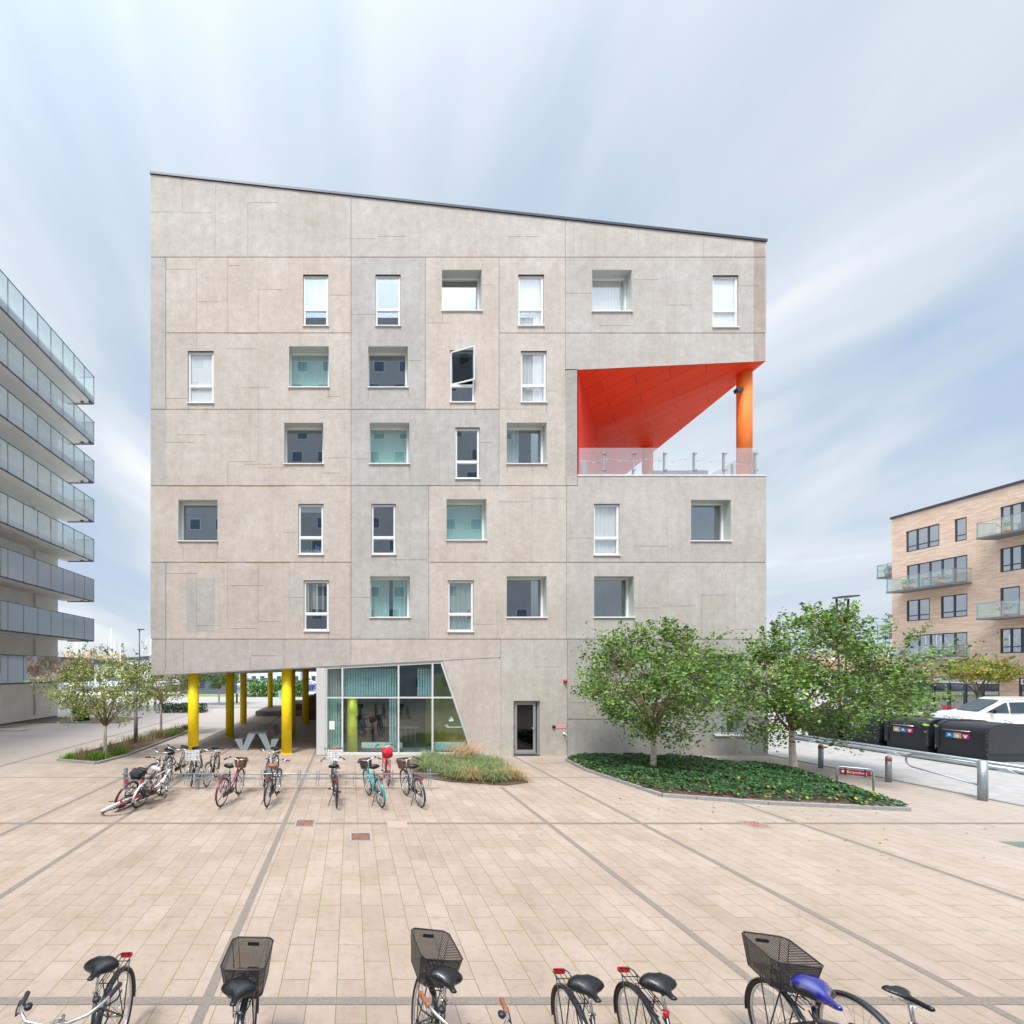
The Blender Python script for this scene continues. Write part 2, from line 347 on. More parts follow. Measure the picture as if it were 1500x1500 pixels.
for y, w_, x0, x1 in ((4.43, .105, -16, 16.9), (9.6, .09, -24, 16.9), (13.75, .035, -24, 8.0), (15.9, .03, -24, 8), (22.5, .06, -24, -1.7), (28, .06, -24, -1.7)):
    st.quad((x0, y-w_/2, z), (x1, y-w_/2, z), (x1, y+w_/2, z), (x0, y+w_/2, z))
struct('paving_strips', st, M_STRIP)
kb = MB(); kb.box(16.86, 17.0, -5, 60, .002, .03); kb.box(-60, 16.8, 39.4, 39.5, .002, .05); struct('kerb_line', kb, M_KERB)
# distant hills
hl = MB(); n = 120
for i in range(n):
    x0 = -700+1500*i/n; x1 = -700+1500*(i+1)/n
    h = lambda x: 15+5*sin(x*.011+1)+3*sin(x*.037)
    hl.quad((x0, 420, -1), (x1, 420, -1), (x1, 460, h(x1)), (x0, 460, h(x0)))
struct('hills', hl, simple('far_hillside', (.42, .37, .32), .95, var=.25, scale=.05))
# far autumn wood
wd = MB(); rr = random.Random(3)
for i in range(5200):
    X = rr.uniform(-260, 420); base = 9.5+3*sin(X*.045+2)+2.0*sin(X*.13)
    Yc = 235+rr.gauss(0, 9); zc = abs(rr.gauss(0, .5)); zc = rr.uniform(0, 1)**.7*base+rr.gauss(0, .8)
    s_ = rr.uniform(.5, 1.5); a = rr.uniform(0, pi); b = rr.uniform(-.9, .9)
    u = Vector((cos(a), sin(a)*.5, b)).normalized()*s_; v = Vector((-sin(a)*.6, cos(a)*.4, 1)).normalized()*s_
    c = Vector((X, Yc, zc)); k = rr.random()
    col = (.50+.15*k, .34+.12*k, .22+.12*k) if rr.random() < .75 else (.34, .34, .2)
    wd.quad(c-u-v, c+u-v, c+u+v, c-u+v, col)
tag(part('far_wood', wd, M_GRASS, recalc=False), 'far off autumn wood in orange and brown beyond the harbour', 'wood', kind='stuff')

# ============================================================ CONCRETE BUILDING
BL = (-8, FY, 0)
B = thing('concrete_building', 'grey beige concrete block with sloping roof, yellow and orange columns and scattered windows', 'building', (4, FY, 0))
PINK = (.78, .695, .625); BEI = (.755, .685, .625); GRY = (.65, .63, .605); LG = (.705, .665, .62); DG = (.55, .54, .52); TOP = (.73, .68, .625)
N_WIN = [(444,402,481,478), (550,402,587,478), (759,402,797,478), (1044,403,1082,480), (275,514,313,591), (659,513,696,590), (763,514,801,590), (667,626,703,702),
         (437,738,474,813), (544,738,580,813), (870,738,908,814), (445,850,482,925), (656,850,694,926)]
S_WIN = [(647,395,706,456), (867,395,926,457), (423,507,482,568), (539,507,598,568), (416,619,474,680), (541,619,600,680), (742,619,801,680), (261,732,319,793),
         (654,731,713,792), (1012,732,1071,793), (542,844,601,905), (742,844,801,905), (870,844,929,905)]
L_WIN = [(1030,958,1089,1019)]; D_WIN = [(1046,1047,1090,1078)]
DOOR = (752.5, 1026.5, 791, 1107.1)
HOLES = N_WIN+S_WIN+L_WIN+D_WIN+[DOOR]
J = []           # major joints (px rect)
def jh(x0, x1, y): J.append((x0, y-.55, x1, y+.55, .035))
def jv(x, y0, y1): J.append((x-.42, y0, x+.42, y1, .03))
jh(220, 1126, 376.6); jh(243, 514, 487.6); jh(731, 1126, 487.8); jh(220, 731, 599.5); jh(220, 847, 711.4); jh(220, 514, 823.5); jh(628, 1126, 823.7); jh(220, 1126, 936.2); jh(831, 1126, 1053.5)
jv(243, 376, 600); jv(243, 823, 990); jv(514.3, 280, 980); jv(623, 376, 600); jv(628, 711, 936); jv(731, 376, 712); jv(828, 310, 545); jv(829.8, 711, 936); jv(831, 936, 1107); jv(733.6, 936, 1107); jv(845.8, 541, 711)
jh(828, 846.5, 541.2)
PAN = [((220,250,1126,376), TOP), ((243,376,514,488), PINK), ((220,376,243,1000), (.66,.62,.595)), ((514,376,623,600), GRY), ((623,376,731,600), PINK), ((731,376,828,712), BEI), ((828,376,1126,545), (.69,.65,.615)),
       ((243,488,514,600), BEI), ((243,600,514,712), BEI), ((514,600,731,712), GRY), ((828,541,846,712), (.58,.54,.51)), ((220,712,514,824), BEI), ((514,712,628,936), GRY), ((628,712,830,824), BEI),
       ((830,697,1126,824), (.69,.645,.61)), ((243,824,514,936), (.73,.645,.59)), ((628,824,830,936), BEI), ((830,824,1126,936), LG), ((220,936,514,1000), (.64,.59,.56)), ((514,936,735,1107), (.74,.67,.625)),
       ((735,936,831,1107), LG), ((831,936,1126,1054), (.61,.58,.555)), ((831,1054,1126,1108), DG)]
PATCH = [((273,847,315,926), (.60,.58,.56)), ((424,841,446,903), (.67,.64,.61)), ((1104,345,1121,530), (.58,.50,.45))]
for a_, b_, y_ in ((357, 397, 568), (480, 498, 581), (258, 303, 637), (359, 397, 680), (472, 498, 693), (246, 330, 712.4), (350, 420, 712.5), (243, 290, 840), (338, 387, 858), (360, 425, 824.5), (290, 330, 824.4), (335, 350, 389), (342, 378, 488.6)): PATCH.append(((a_, y_-.35, b_, y_+.35), (.34, .29, .10)))
def tint(x, y):
    c = BEI
    for r, cc in PAN:
        if r[0] <= x < r[2] and r[1] <= y < r[3]: c = cc
    for r, cc in PATCH:
        if r[0] <= x < r[2] and r[1] <= y < r[3]: c = cc
    return c
rs_ = random.Random(2)
for w_ in N_WIN+S_WIN:
    for x_ in (w_[0]+.6, w_[2]-1.6, w_[2]-.4):
        if rs_.random() < .75: h_ = rs_.uniform(5, 17); PATCH.append(((x_, w_[3]+.2, x_+rs_.uniform(.5, 1.1), w_[3]+h_), rs_.choice(((.50,.455,.40), (.47,.44,.39), (.53,.46,.37)))))
rj = random.Random(11)
MINOR = []
def mh_(x0, x1, y): MINOR.append((x0, y-.26, x1, y+.26, .016))
def mv_(x, y0, y1): MINOR.append((x-.2, y0, x+.12, y1, .010))
for (x0, y0, x1, y1), cc in PAN:
    if x1-x0 < 60 or y1 > 1100 and x0 < 700: continue
    n = max(1, round((x1-x0)/48)); ww = (x1-x0)/n
    for i in range(n):
        xa = x0+ww*i; yh = rj.uniform(y0+.15*(y1-y0), y1-.12*(y1-y0))
        if rj.random() < .6: mh_(xa, xa+ww*rj.uniform(.7, 1), yh)
        if i: 
            if rj.random() < .55: mv_(xa, y0, rj.choice((y1, y1, yh)))
            elif rj.random() < .6: mv_(xa, yh, y1)
import bisect as bs
def in_terrace(x, y): return (828 < x and 487.8 < y < 697.3) and not (x < 846.2 and y > 541.2)
def grid_wall(mb, x0, y0, x1, y1, holes, recs, extra=(), keep=None, thick=.4):
    xs = {x0, x1}; ys = {y0, y1}
    def clampx(a): return min(max(a, x0), x1)
    def clampy(a): return min(max(a, y0), y1)
    for r in list(holes)+list(recs)+[p[0] for p in PAN]+[p[0] for p in PATCH]+list(extra):
        if r[2] <= x0 or r[0] >= x1 or r[3] <= y0 or r[1] >= y1: continue
        xs |= {clampx(r[0]), clampx(r[2])}; ys |= {clampy(r[1]), clampy(r[3])}
    xs = sorted(xs); ys = sorted(ys)
    xs = [a for i, a in enumerate(xs) if i == 0 or a-xs[i-1] > .02]; ys = [a for i, a in enumerate(ys) if i == 0 or a-ys[i-1] > .02]
    nx, ny = len(xs)-1, len(ys)-1
    D = [[0.0]*nx for _ in range(ny)]
    def rng_(r):
        i0 = bs.bisect_left(xs, r[0]-.03); i1 = bs.bisect_left(xs, r[2]-.03); j0 = bs.bisect_left(ys, r[1]-.03); j1 = bs.bisect_left(ys, r[3]-.03)
        return range(max(i0, 0), min(i1, nx)), range(max(j0, 0), min(j1, ny))
    for r in recs:
        ri, rj_ = rng_(r)
        for j in rj_:
            for i in ri: D[j][i] = max(D[j][i], r[4])
    for r in holes:
        ri, rj_ = rng_(r)
        for j in rj_:
            for i in ri: D[j][i] = None
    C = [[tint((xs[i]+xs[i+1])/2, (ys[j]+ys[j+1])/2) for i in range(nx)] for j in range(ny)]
    if keep:
        for j in range(ny):
            for i in range(nx):
                if not keep((xs[i]+xs[i+1])/2, (ys[j]+ys[j+1])/2): D[j][i] = None
    def Q(a, b, c, d, col): mb.quad(a, b, c, d, col)
    X = [fx(a) for a in xs]; Z = [fz(a) for a in ys]; T = thick
    for j in range(ny):
        i = 0
        while i < nx:
            k = i
            while k+1 < nx and D[j][k+1] == D[j][i] and C[j][k+1] == C[j][i]: k += 1
            d = D[j][i]
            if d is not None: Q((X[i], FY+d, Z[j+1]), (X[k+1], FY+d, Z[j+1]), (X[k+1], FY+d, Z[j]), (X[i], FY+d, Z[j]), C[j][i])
            i = k+1
    g_ = lambda j, i: (D[j][i] if D[j][i] is not None else T) if 0 <= j < ny and 0 <= i < nx else T
    for j in range(ny):
        for i in range(nx+1):
            a, b = g_(j, i-1), g_(j, i)
            if a != b: Q((X[i], FY+a, Z[j]), (X[i], FY+b, Z[j]), (X[i], FY+b, Z[j+1]), (X[i], FY+a, Z[j+1]), C[j][min(i, nx-1)] if b < a else C[j][i-1])
    for i in range(nx):
        for j in range(ny+1):
            a, b = g_(j-1, i), g_(j, i)
            if a != b: Q((X[i], FY+a, Z[j]), (X[i+1], FY+a, Z[j]), (X[i+1], FY+b, Z[j]), (X[i], FY+b, Z[j]), C[min(j, ny-1)][i] if b < a else C[j-1][i])
    return mb
def cut(mb, p, q, keep_above):           # clip by the plane through image points p, q, extruded along Y
    bm = bmesh.new(); me = mb.mesh('tmp', False); bm.from_mesh(me); bpy.data.meshes.remove(me)
    a = Vector((fx(p[0]), 0, fz(p[1]))); b = Vector((fx(q[0]), 0, fz(q[1]))); d = b-a; nrm = Vector((-d.z, 0, d.x)).normalized()
    if nrm.z < 0: nrm = -nrm
    bmesh.ops.bisect_plane(bm, geom=bm.verts[:]+bm.edges[:]+bm.faces[:], plane_co=a, plane_no=nrm, clear_outer=not keep_above, clear_inner=keep_above)
    lay = bm.loops.layers.float_color['tint']; bm.verts.index_update()
    r = MB(); r.v = [v.co[:] for v in bm.verts]
    for f in bm.faces: r.f.append(tuple(v.index for v in f.verts)); r.c.append(tuple(f.loops[0][lay][:3])); r.sm.append(False)
    bm.free(); return r
RT = ((220.5, 255.5), (1121, 354.5)); OV = ((222, 989), (731, 963))
allr = J+MINOR
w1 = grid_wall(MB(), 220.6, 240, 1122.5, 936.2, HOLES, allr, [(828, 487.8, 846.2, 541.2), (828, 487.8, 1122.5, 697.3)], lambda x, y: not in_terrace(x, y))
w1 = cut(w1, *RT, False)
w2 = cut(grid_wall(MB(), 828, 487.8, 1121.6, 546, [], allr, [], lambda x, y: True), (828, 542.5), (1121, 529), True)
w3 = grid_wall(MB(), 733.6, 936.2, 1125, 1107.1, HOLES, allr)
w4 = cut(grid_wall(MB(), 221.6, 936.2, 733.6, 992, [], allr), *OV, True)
w5 = grid_wall(MB(), 640, 955, 733.6, 1107.1, [], [r for r in allr if r[4] < .02 or r[0] > 735])
w5 = cut(w5, (OV[0][0], OV[0][1]+1.1), (OV[1][0], OV[1][1]+1.1), False)
w5 = cut(w5, (648.5, 968), (694.5, 1108), True)
wall = MB()
for q in (w1, w2, w3, w4, w5): wall.add(q.v, [()], None) if False else None; 
for q in (w1, w2, w3, w4, w5):
    o_ = len(wall.v); wall.v += q.v; wall.f += [tuple(i+o_ for i in f) for f in q.f]; wall.c += q.c; wall.sm += q.sm
part('wall', wall, M_CON, B, True, recalc=False)
# the rest of the shell: side walls, back, roof, floor slabs
X0, X1, YB = fx(220.8), fx(1122), 37.8
zt0, zt1 = fz(255.5), fz(354.5); zo0 = fz(989)
sh = MB(); T0 = FY+.4
def poly_y(p, a, b, col=LG): sh.prism(p, 'y', a, b, col)
sh.box(X0, X0+.4, T0, YB, zo0+.1, zt0-.05, LG)                                     # west wall
poly_y([(X0, zo0+.1), (X1, zo0+.1+0), (X1, zt1-.05), (X0, zt0-.05)], YB, YB+.3)     # back wall (upper)
tz = fz(697.3)
sh.box(X1-.4, X1, T0, YB, 0, tz-.02, LG); sh.box(X1-.4, X1, 28.0, YB, tz, fz(520), LG)     # east wall with the terrace left open
sh.box(X1-.42, X1-.02, T0, YB, fz(519), zt1-.1, LG)
sh.box(fx(465), fx(465)+.25, T0+.2, YB, 0, fz(975), LG); sh.box(fx(465)+.26, X1-.41, YB-.3, YB, 0, zo0+.1, LG)
part('side_wall', sh, M_CON, B, True)
rf = MB(); a = math.atan2(zt1-zt0, fx(1121)-X0)
def roofz(x): return zt0+(x-X0)*(zt1-zt0)/(fx(1121)-X0)
rf.prism([(X0-.03, roofz(X0-.03)+.01), (fx(1121)+.06, roofz(fx(1121)+.06)+.01), (fx(1121)+.06, roofz(fx(1121)+.06)+.10), (X0-.03, roofz(X0-.03)+.10)], 'y', FY-.04, YB+.35)
part('roof', rf, M_DARKM, B, True)
rf = MB(); rf.prism([(X0+.0, roofz(X0)-.06), (fx(1100), roofz(fx(1100))-.06), (fx(1100), roofz(fx(1100))-.0), (X0, roofz(X0)-.0)], 'y', T0+.02, YB)
# soffit over the passage
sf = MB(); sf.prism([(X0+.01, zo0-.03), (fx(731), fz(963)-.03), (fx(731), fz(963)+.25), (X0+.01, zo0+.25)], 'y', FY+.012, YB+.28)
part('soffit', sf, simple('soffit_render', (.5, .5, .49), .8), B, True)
cl = []
for X, Y, z0 in ((-6.5, 17.75, 0), (-6.3, 22.4, 0), (-6.95, 27.8, 0), (-6.75, 36, .38), (-2.65, 17.75, 0), (-3.1, 22.4, 0), (-2.93, 27.8, 0)):
    zt = 3.25+(X+8)*.052; q = MB().cyl((X, Y), .21, z0, zt, 32); q.cyl((X, Y), .235, z0, z0+.02, 32)
    part('column', q, M_YEL, B, True)
# ---- windows
GL = glass('window_glass', (.92, .97, .96), .22); GL2 = glass('dark_window_glass', (.55, .65, .66), .34); GLO = glass('bright_window_glass', (.97, .98, .98), .16)
def fabric(name, c):
    if name in _m: return _m[name]
    t = NT(name); w_ = t.n('ShaderNodeTexWave'); w_.inputs['Scale'].default_value = 5; w_.inputs['Distortion'].default_value = 2; t.l(t.coord((1, 1, .08)), w_.inputs['Vector'])
    t.l(t.mix(w_.outputs['Fac'], c, tuple(a*.78 for a in c)), t.b.inputs['Base Color']); t.b.inputs['Roughness'].default_value = .9; _m[name] = t.m; return t.m
CUR = {'teal': fabric('green_curtain', (.50, .76, .68)), 'white': fabric('white_curtain', (.86, .86, .84)), 'blind': simple('white_blind', (.97, .97, .96), .7, var=.01), 'sheer': fabric('grey_sheer', (.55, .60, .58)),
       'red': fabric('clothes', (.34, .12, .09))}
def frame_rect(mb, x0, x1, z0, z1, y0, y1, t, tb=None):
    tb = tb or t
    mb.box(x0, x0+t, y0, y1, z0, z1); mb.box(x1-t, x1, y0, y1, z0, z1); mb.box(x0+t, x1-t, y0, y1, z1-t, z1); mb.box(x0+t, x1-t, y0, y1, z0, z0+tb)
def curtain(x0, x1, z0, z1, y, amp=.035, seed=0):
    r = random.Random(seed); mb = MB(); n = max(8, int((x1-x0)/.03)); ph = r.uniform(0, 6)
    pts = [(x0+(x1-x0)*i/n, y+amp*sin(ph+i*.9+sin(i*.37)*1.3)) for i in range(n+1)]
    vs = []
    for x, yy in pts: vs += [(x, yy, z0), (x+(.01*sin(x*9)), y+(yy-y)*.6, z1)]
    return mb.add(vs, [(2*i, 2*i+2, 2*i+3, 2*i+1) for i in range(n)], None, True)
def room(x0, x1, z0, z1, y, depth=2.2, m=.5):
    mb = MB(); a, b, c, d = x0-m, x1+m, z0-.25, z1+.2; e = y+depth
    for q in (((a,e,c),(b,e,c),(b,e,d),(a,e,d)), ((a,y,c),(a,e,c),(a,e,d),(a,y,d)), ((b,y,c),(b,e,c),(b,e,d),(b,y,d)), ((a,y,c),(b,y,c),(b,e,c),(a,e,c)), ((a,y,d),(b,y,d),(b,e,d),(a,e,d))): mb.quad(*q)
    return mb
STY_N = ['sheer_low', 'dark', 'reflect', 'blind', 'blind', 'dark', 'white', 'dark', 'darkred', 'dark', 'white', 'clothes', 'sheer']
STY_S = ['dark', 'white', 'teal', 'dark', 'dark', 'teal', 'half', 'blue', 'teal', 'dark', 'curt', 'dark', 'half2']
def window(r, kind, sty, i):
    x0, x1, z0, z1 = fx(r[0]), fx(r[2]), fz(r[3]), fz(r[1]); dep = {'N': .06, 'S': .36}[kind]
    fr = MB(); y = FY+dep; wt = .055 if kind == 'N' else .06
    frame_rect(fr, x0+.012, x1-.012, z0+.03, z1-.012, y, y+.09, wt)
    zt_ = z0+(z1-z0)*.345; op = (kind == 'N' and r[0] == 659)
    if kind == 'N': fr.box(x0+.012+wt, x1-.012-wt, y-.004, y+.08, zt_-.045, zt_+.045)
    W_ = part('window', fr, M_WHITE, B, True)
    s_ = MB(); s_.rbox(x0-.02, x1+.02, FY-.045, y+.0, z0-.012, z0+.03, .006); part('sill', s_, M_WHITE, W_, True)
    if kind == 'S':
        q = MB(); q.box(x0+.002, x0+.012, FY+.004, y+.1, z0+.03, z1-.012); q.box(x1-.012, x1-.002, FY+.004, y+.1, z0+.03, z1-.012); q.box(x0+.002, x1-.002, FY+.004, y+.1, z1-.012, z1-.002)
        part('reveal', q, M_REVL, W_, True)
    else:
        q = MB(); q.box(x0+.001, x1-.001, FY+.003, y, z1-.011, z1-.001); part('lintel', q, M_DARKM, W_, True)
        # sash frames inside the main frame
    inx0, inx1 = x0+.012+wt, x1-.012-wt
    gm = {'dark': GL, 'blue': GL2, 'blind': GLO, 'white': GLO, 'reflect': GLO, 'half': GL, 'half2': GLO}.get(sty, GL)
    if kind == 'N':
        for k, (a, b) in enumerate(((z0+.085, zt_-.045), (zt_+.045, z1-.067))):
            if op and k == 1: continue
            q = MB(); q.box(inx0+.012, inx1-.012, y+.035, y+.045, a+.012, b-.012)
            pn = part('pane', q, gm, W_, True); pn.location += Vector((0,0,0))
            tw = MB(); frame_rect(tw, inx0, inx1, a, b, y+.012, y+.05, .022); part('sash', tw, M_WHITE, W_, True)
        if op:     # top hung casement standing open, pushed out at its foot and a little askew
            a, b = zt_+.045, z1-.067; q = MB(); frame_rect(q, inx0-.03, inx1+.03, a-b, 0, -.02, .03, .05)
            g2 = MB(); g2.box(inx0+.02, inx1-.02, 0, .01, a-b+.05, -.05)
            M_ = Matrix.Translation((0, y-.0, b+.03)) @ Matrix.Rotation(radians(-14), 4, 'X')
            xc = inx0; Mz = Matrix.Translation((xc, 0, 0)) @ Matrix.Rotation(radians(-22), 4, 'Z') @ Matrix.Translation((-xc, 0, 0))
            for mbq, nm, mt in ((q, 'casement', M_WHITE), (g2, 'casement_glass', glass('casement_glass', (.6, .68, .70), .06))):
                mbq.xf(Matrix.Translation((0, y-.02, b+.03)) @ Mz @ Matrix.Rotation(radians(6), 4, 'X')); part(nm, mbq, mt, W_, True)
    else:
        q = MB(); q.box(inx0, inx1, y+.035, y+.045, z0+.09, z1-.072); part('pane', q, gm, W_, True)
    part('room', room(x0, x1, z0, z1, y+.12), M_DARK if sty in ('darkred',) else M_ROOM, W_, True)
    cy = y+.12
    def cu(a, b, c, d, col, amp=.03): part('curtain', curtain(a, b, c, d, cy, amp, i), CUR[col], W_, True)
    wd_ = x1-x0
    if sty == 'teal': cu(x0, x1, z0-.1, z1+.1, 'teal', .02)
    elif sty in ('white', 'reflect'): cu(x0, x1, z0-.1, z1+.1, 'white', .02)  # in the reflect style the white cloth stands in for mirrored sky
    elif sty == 'blind': q = MB(); q.box(x0, x1, y+.07, y+.078, z0, z1); part('roller_blind', q, CUR['blind'], W_, True)
    elif sty == 'sheer': cu(x0, x1, z0-.1, z1+.1, 'sheer')
    elif sty == 'sheer_low': cu(x0, x1, zt_, z1+.1, 'white')
    elif sty == 'clothes':
        for k in range(6): cu(x0+.1+k*.12, x0+.2+k*.12, zt_+.1+.05*(k % 3), z1-.1, ('white', 'red', 'sheer')[k % 3])
    elif sty == 'curt': cu(x0, x0+wd_*.5, z0-.1, z1+.1, 'teal'); cu(x0+wd_*.6, x1, z0-.1, z1+.1, 'teal')
    elif sty == 'half': cu(x0, x0+wd_*.42, z0-.1, z1+.1, 'sheer')  # grey cloth over one side stands in for a mirrored grey building
    elif sty == 'darkred':
        q = MB(); q.box(x0, x1, y+.07, y+.08, z1-.3, z1); part('roller_blind', q, CUR['sheer'], W_, True)
        q = MB(); rr = random.Random(4)
        for k in range(9): xx = x0+.12+k*.09; q.box(xx, xx+.06, y+.14, y+.24, z0+.04, z0+.2+rr.random()*.25)
        part('window_shelf_things', q, simple('mixed_clutter', (.2, .3, .42), .6, var=.6, scale=14), W_, True)
for i, r in enumerate(N_WIN): window(r, 'N', STY_N[i], i)
for i, r in enumerate(S_WIN): window(r, 'S', STY_S[i], i+20)
window(L_WIN[0], 'S', 'teal', 60); window(D_WIN[0], 'S', 'dark', 61)
# ---- door, alarm lamp, card reader, sign, tap
x0, x1, z0, z1 = fx(DOOR[0]), fx(DOOR[2]), 0, fz(DOOR[1])
q = MB(); MD = simple('grey_alu_door', (.36, .38, .38), .4, metal=.3, var=.04)
frame_rect(q, x0+.004, x1-.004, .02, z1-.004, FY+.12, FY+.2, .06, .03); frame_rect(q, x0+.07, x1-.13, .06, z1-.07, FY+.10, FY+.15, .10, .16)
D_ = part('door', q, MD, B, True)
q = MB(); q.box(x0+.16, x1-.22, FY+.12, FY+.13, .2, z1-.16); part('door_glass', q, glass('door_glass', (.05, .05, .07), .05), D_, True)
q = MB(); q.tube([(x1-.17, FY+.1, 1.1), (x1-.17, FY+.05, 1.1), (x1-.3, FY+.045, 1.1)], .011); part('handle', q, M_CHR, D_, True)
q = MB()
for zh in (.3, 1.1, 1.9): q.cyl((x0+.05, FY+.09), .018, zh, zh+.12, 10)
part('hinge', q, M_DARKM, D_, True)
q = MB(); q.box(x0+.03, x1-.03, FY+.3, FY+.32, 0, z1); part('door_backing', q, M_DARK, D_, True)
q = MB(); q.rbox(x0-.0, x1+.0, FY-.05, FY+.18, .0, .018, .004); part('threshold', q, M_DARKM, D_, True)
q = MB(); q.lathe((fx(811), FY, fz(1064.5)), [(.065, 0), (.065, -.04), (.05, -.06), (.03, -.07), (0, -.07)], 20, 'y'); part('card_reader', q, M_BLK, B, True)
q = MB(); q.rbox(fx(814.5), fx(829), FY-.012, FY-.001, fz(1067), fz(1061.3), .003); part('wall_plate', q, simple('pink_notice', (.80, .36, .40), .5, var=.12, scale=12), B, True)
q = MB(); q.lathe((fx(826.5), FY, fz(1075)), [(.06, 0), (.06, -.02), (.03, -.03), (.025, -.08), (0, -.08)], 16, 'y'); q.tube([(fx(826.5), FY-.07, fz(1075)), (fx(828), FY-.12, fz(1076)), (fx(828), FY-.13, fz(1079))], .018); part('wall_tap', q, M_CHR, B, True)
q = MB(); q.lathe((fx(827.5), FY, fz(997.8)), [(.075, 0), (.075, -.03), (.055, -.035), (.055, -.09), (.03, -.11), (0, -.11)], 20, 'y'); part('alarm_lamp', q, M_TAIL, B, True)
q = MB(); q.rbox(fx(912), fx(928), FY-.16, FY-.002, .03, .13, .02); part('floodlight', q, M_BLK, B, True)
# ---- glazed shopfront under the overhang
def OVz(x): return fz(989+(x-222)*(963-989)/(731-222))
GF = FY+.10
sx0, sx1 = 477, 645.5
def slx(y): return 646.0+(y-968)*(692.5-646.0)/(1104-968)
q = MB()
q.box(fx(463.5), fx(477), FY+.0, FY+.38, .02, OVz(470)-.05); part('corner_post', q, M_LGREY, B, True)
q = MB()
def bar(xa, ya, xb, yb, wdt, d0=0.0, d1=.12):
    a = Vector((fx(xa), 0, fz(ya))); b = Vector((fx(xb), 0, fz(yb))); d = (b-a); n_ = Vector((-d.z, 0, d.x)).normalized()*wdt/2; c = (a+b)/2
    q.obox((c.x, FY+.04+(d0+d1)/2, c.z), d/2, (0, (d1-d0)/2, 0), n_)
yt = lambda x: 989+(x-222)*(963-989)/(731-222)+2.2
bar(478, 977, 478, 1104.5, .07); bar(501.5, yt(501), 501.5, 1103.5, .065, .002, .118); bar(584, yt(584), 584, 1103.5, .065, .002, .118); bar(634, yt(634), 634, 1103.5, .065, .002, .118)
bar(479, yt(479)+.6, 646, yt(646)+.6, .09, .004, .116); bar(479, 1022, slx(1022), 1022, .06, .006, .114); bar(478, 1104.8, 693, 1104.8, .11, .008, .112); bar(646.5, 968.5, 693.5, 1106, .085, -.01, .13)
FR = part('shopfront', q, simple('white_grey_frame', (.66, .67, .66), .4, var=.03), B, True)
gs = glass('shopfront_glass', (.86, .95, .95), .09)
def pane(poly):
    m_ = MB(); m_.prism([(fx(a), fz(b)) for a, b in poly], 'y', GF-.004, GF+.004); part('pane', m_, gs, FR, True)
for xa, xb in ((479, 500.6), (502.4, 583), (585, 633)):
    pane([(xa, yt(xa)+1.6), (xb, yt(xb)+1.6), (xb, 1021.2), (xa, 1021.2)]); pane([(xa, 1022.8), (xb, 1022.8), (xb, 1103.3), (xa, 1103.3)])
pane([(635, yt(635)+1.6), (645.5, yt(645)+1.6), (slx(1021)-1, 1021.2), (635, 1021.2)]); pane([(635, 1022.8), (slx(1023)-1, 1022.8), (slx(1103)-1.2, 1103.3), (635, 1103.3)])
q = MB(); a_, b_ = fx(468), fx(731); yy = FY+8     # room behind the glass
q.quad((a_, yy, 0), (b_, yy, 0), (b_, yy, 3.6), (a_, yy, 3.6)); q.quad((b_, FY+.42, 0), (b_, yy, 0), (b_, yy, 3.6), (b_, FY+.42, 3.6)); q.quad((a_, FY+.3, 3.35), (b_, FY+.3, 3.35), (b_, yy, 3.35), (a_, yy, 3.35))
part('interior_wall', q, simple('interior_blue_grey', (.20, .33, .40), .7, var=.3, scale=.8), B, True)
q = MB(); q.quad((a_, FY+.2, .02), (b_, FY+.2, .02), (b_, yy, .02), (a_, yy, .02)); part('interior_floor', q, simple('interior_lino', (.30, .32, .33), .4), B, True)
q = MB(); q.cyl((fx(516)+.0, FY+.6), .215, .02, 2.34, 32); part('column', q, simple('bright_yellow_paint', (.95, .83, .01), .4, var=.03), B, True)
q = MB(); xs_ = [(fx(642), 0.1), (fx(700), .1)]
q.obox((fx(675), FY+1.6, 1.7), (.95, -.9, 0), (.04, .04, 0), (0, 0, 1.6)); part('interior_partition', q, simple('yellow_green_partition', (.42, .40, .02), .5, var=.25, scale=2), B, True)
def blinds(xa, xb, z0_, z1f, nm, mat_, y_=FY+.3, step=.105):
    m_ = MB(); x = fx(xa)
    while x < fx(xb)-.05: m_.obox((x+.05, y_, (z0_+z1f)/2), (.042, .022, 0), (-.001, .002, 0), (0, 0, (z1f-z0_)/2)); x += step
    part(nm, m_, mat_, B, True)
BLM = simple('blue_grey_blind', (.50, .64, .64), .7, var=.06)
blinds(502, 584, 2.38, 3.5, 'vertical_blind', BLM); blinds(479, 501, 2.38, 3.45, 'vertical_blind', simple('rosy_blind', (.62, .55, .50), .7)); blinds(479, 500, .1, 2.3, 'vertical_blind', simple('green_blind', (.42, .62, .56), .7), FY+.32)
blinds(613, 634, 2.38, 3.5, 'vertical_blind', BLM); blinds(571, 583, .1, 2.3, 'vertical_blind', BLM, FY+.34)
q = MB(); q.box(fx(482), fx(490), GF-.012, GF-.006, fz(1069), fz(1056.5)); part('paper_notice', q, simple('paper', (.8, .8, .78), .8), FR, True)
q = MB(); q.rbox(fx(638), fx(690), FY+.3, FY+.7, .15, .45, .02); q.rbox(fx(530), fx(592), FY+.5, FY+.75, .2, .42, .02); q.rbox(fx(590), fx(632), FY+3, FY+3.8, .7, .78, .02)
for xx in (592, 600, 608, 616, 624): q.box(fx(xx), fx(xx)+.03, FY+3, FY+3.03, .05, .7)
part('interior_bench', q, simple('bench_pale', (.58, .66, .60), .6), B, True)
q = MB()     # leaf emblem and swash on the glass
cx, cz = fx(661.8), fz(1056)
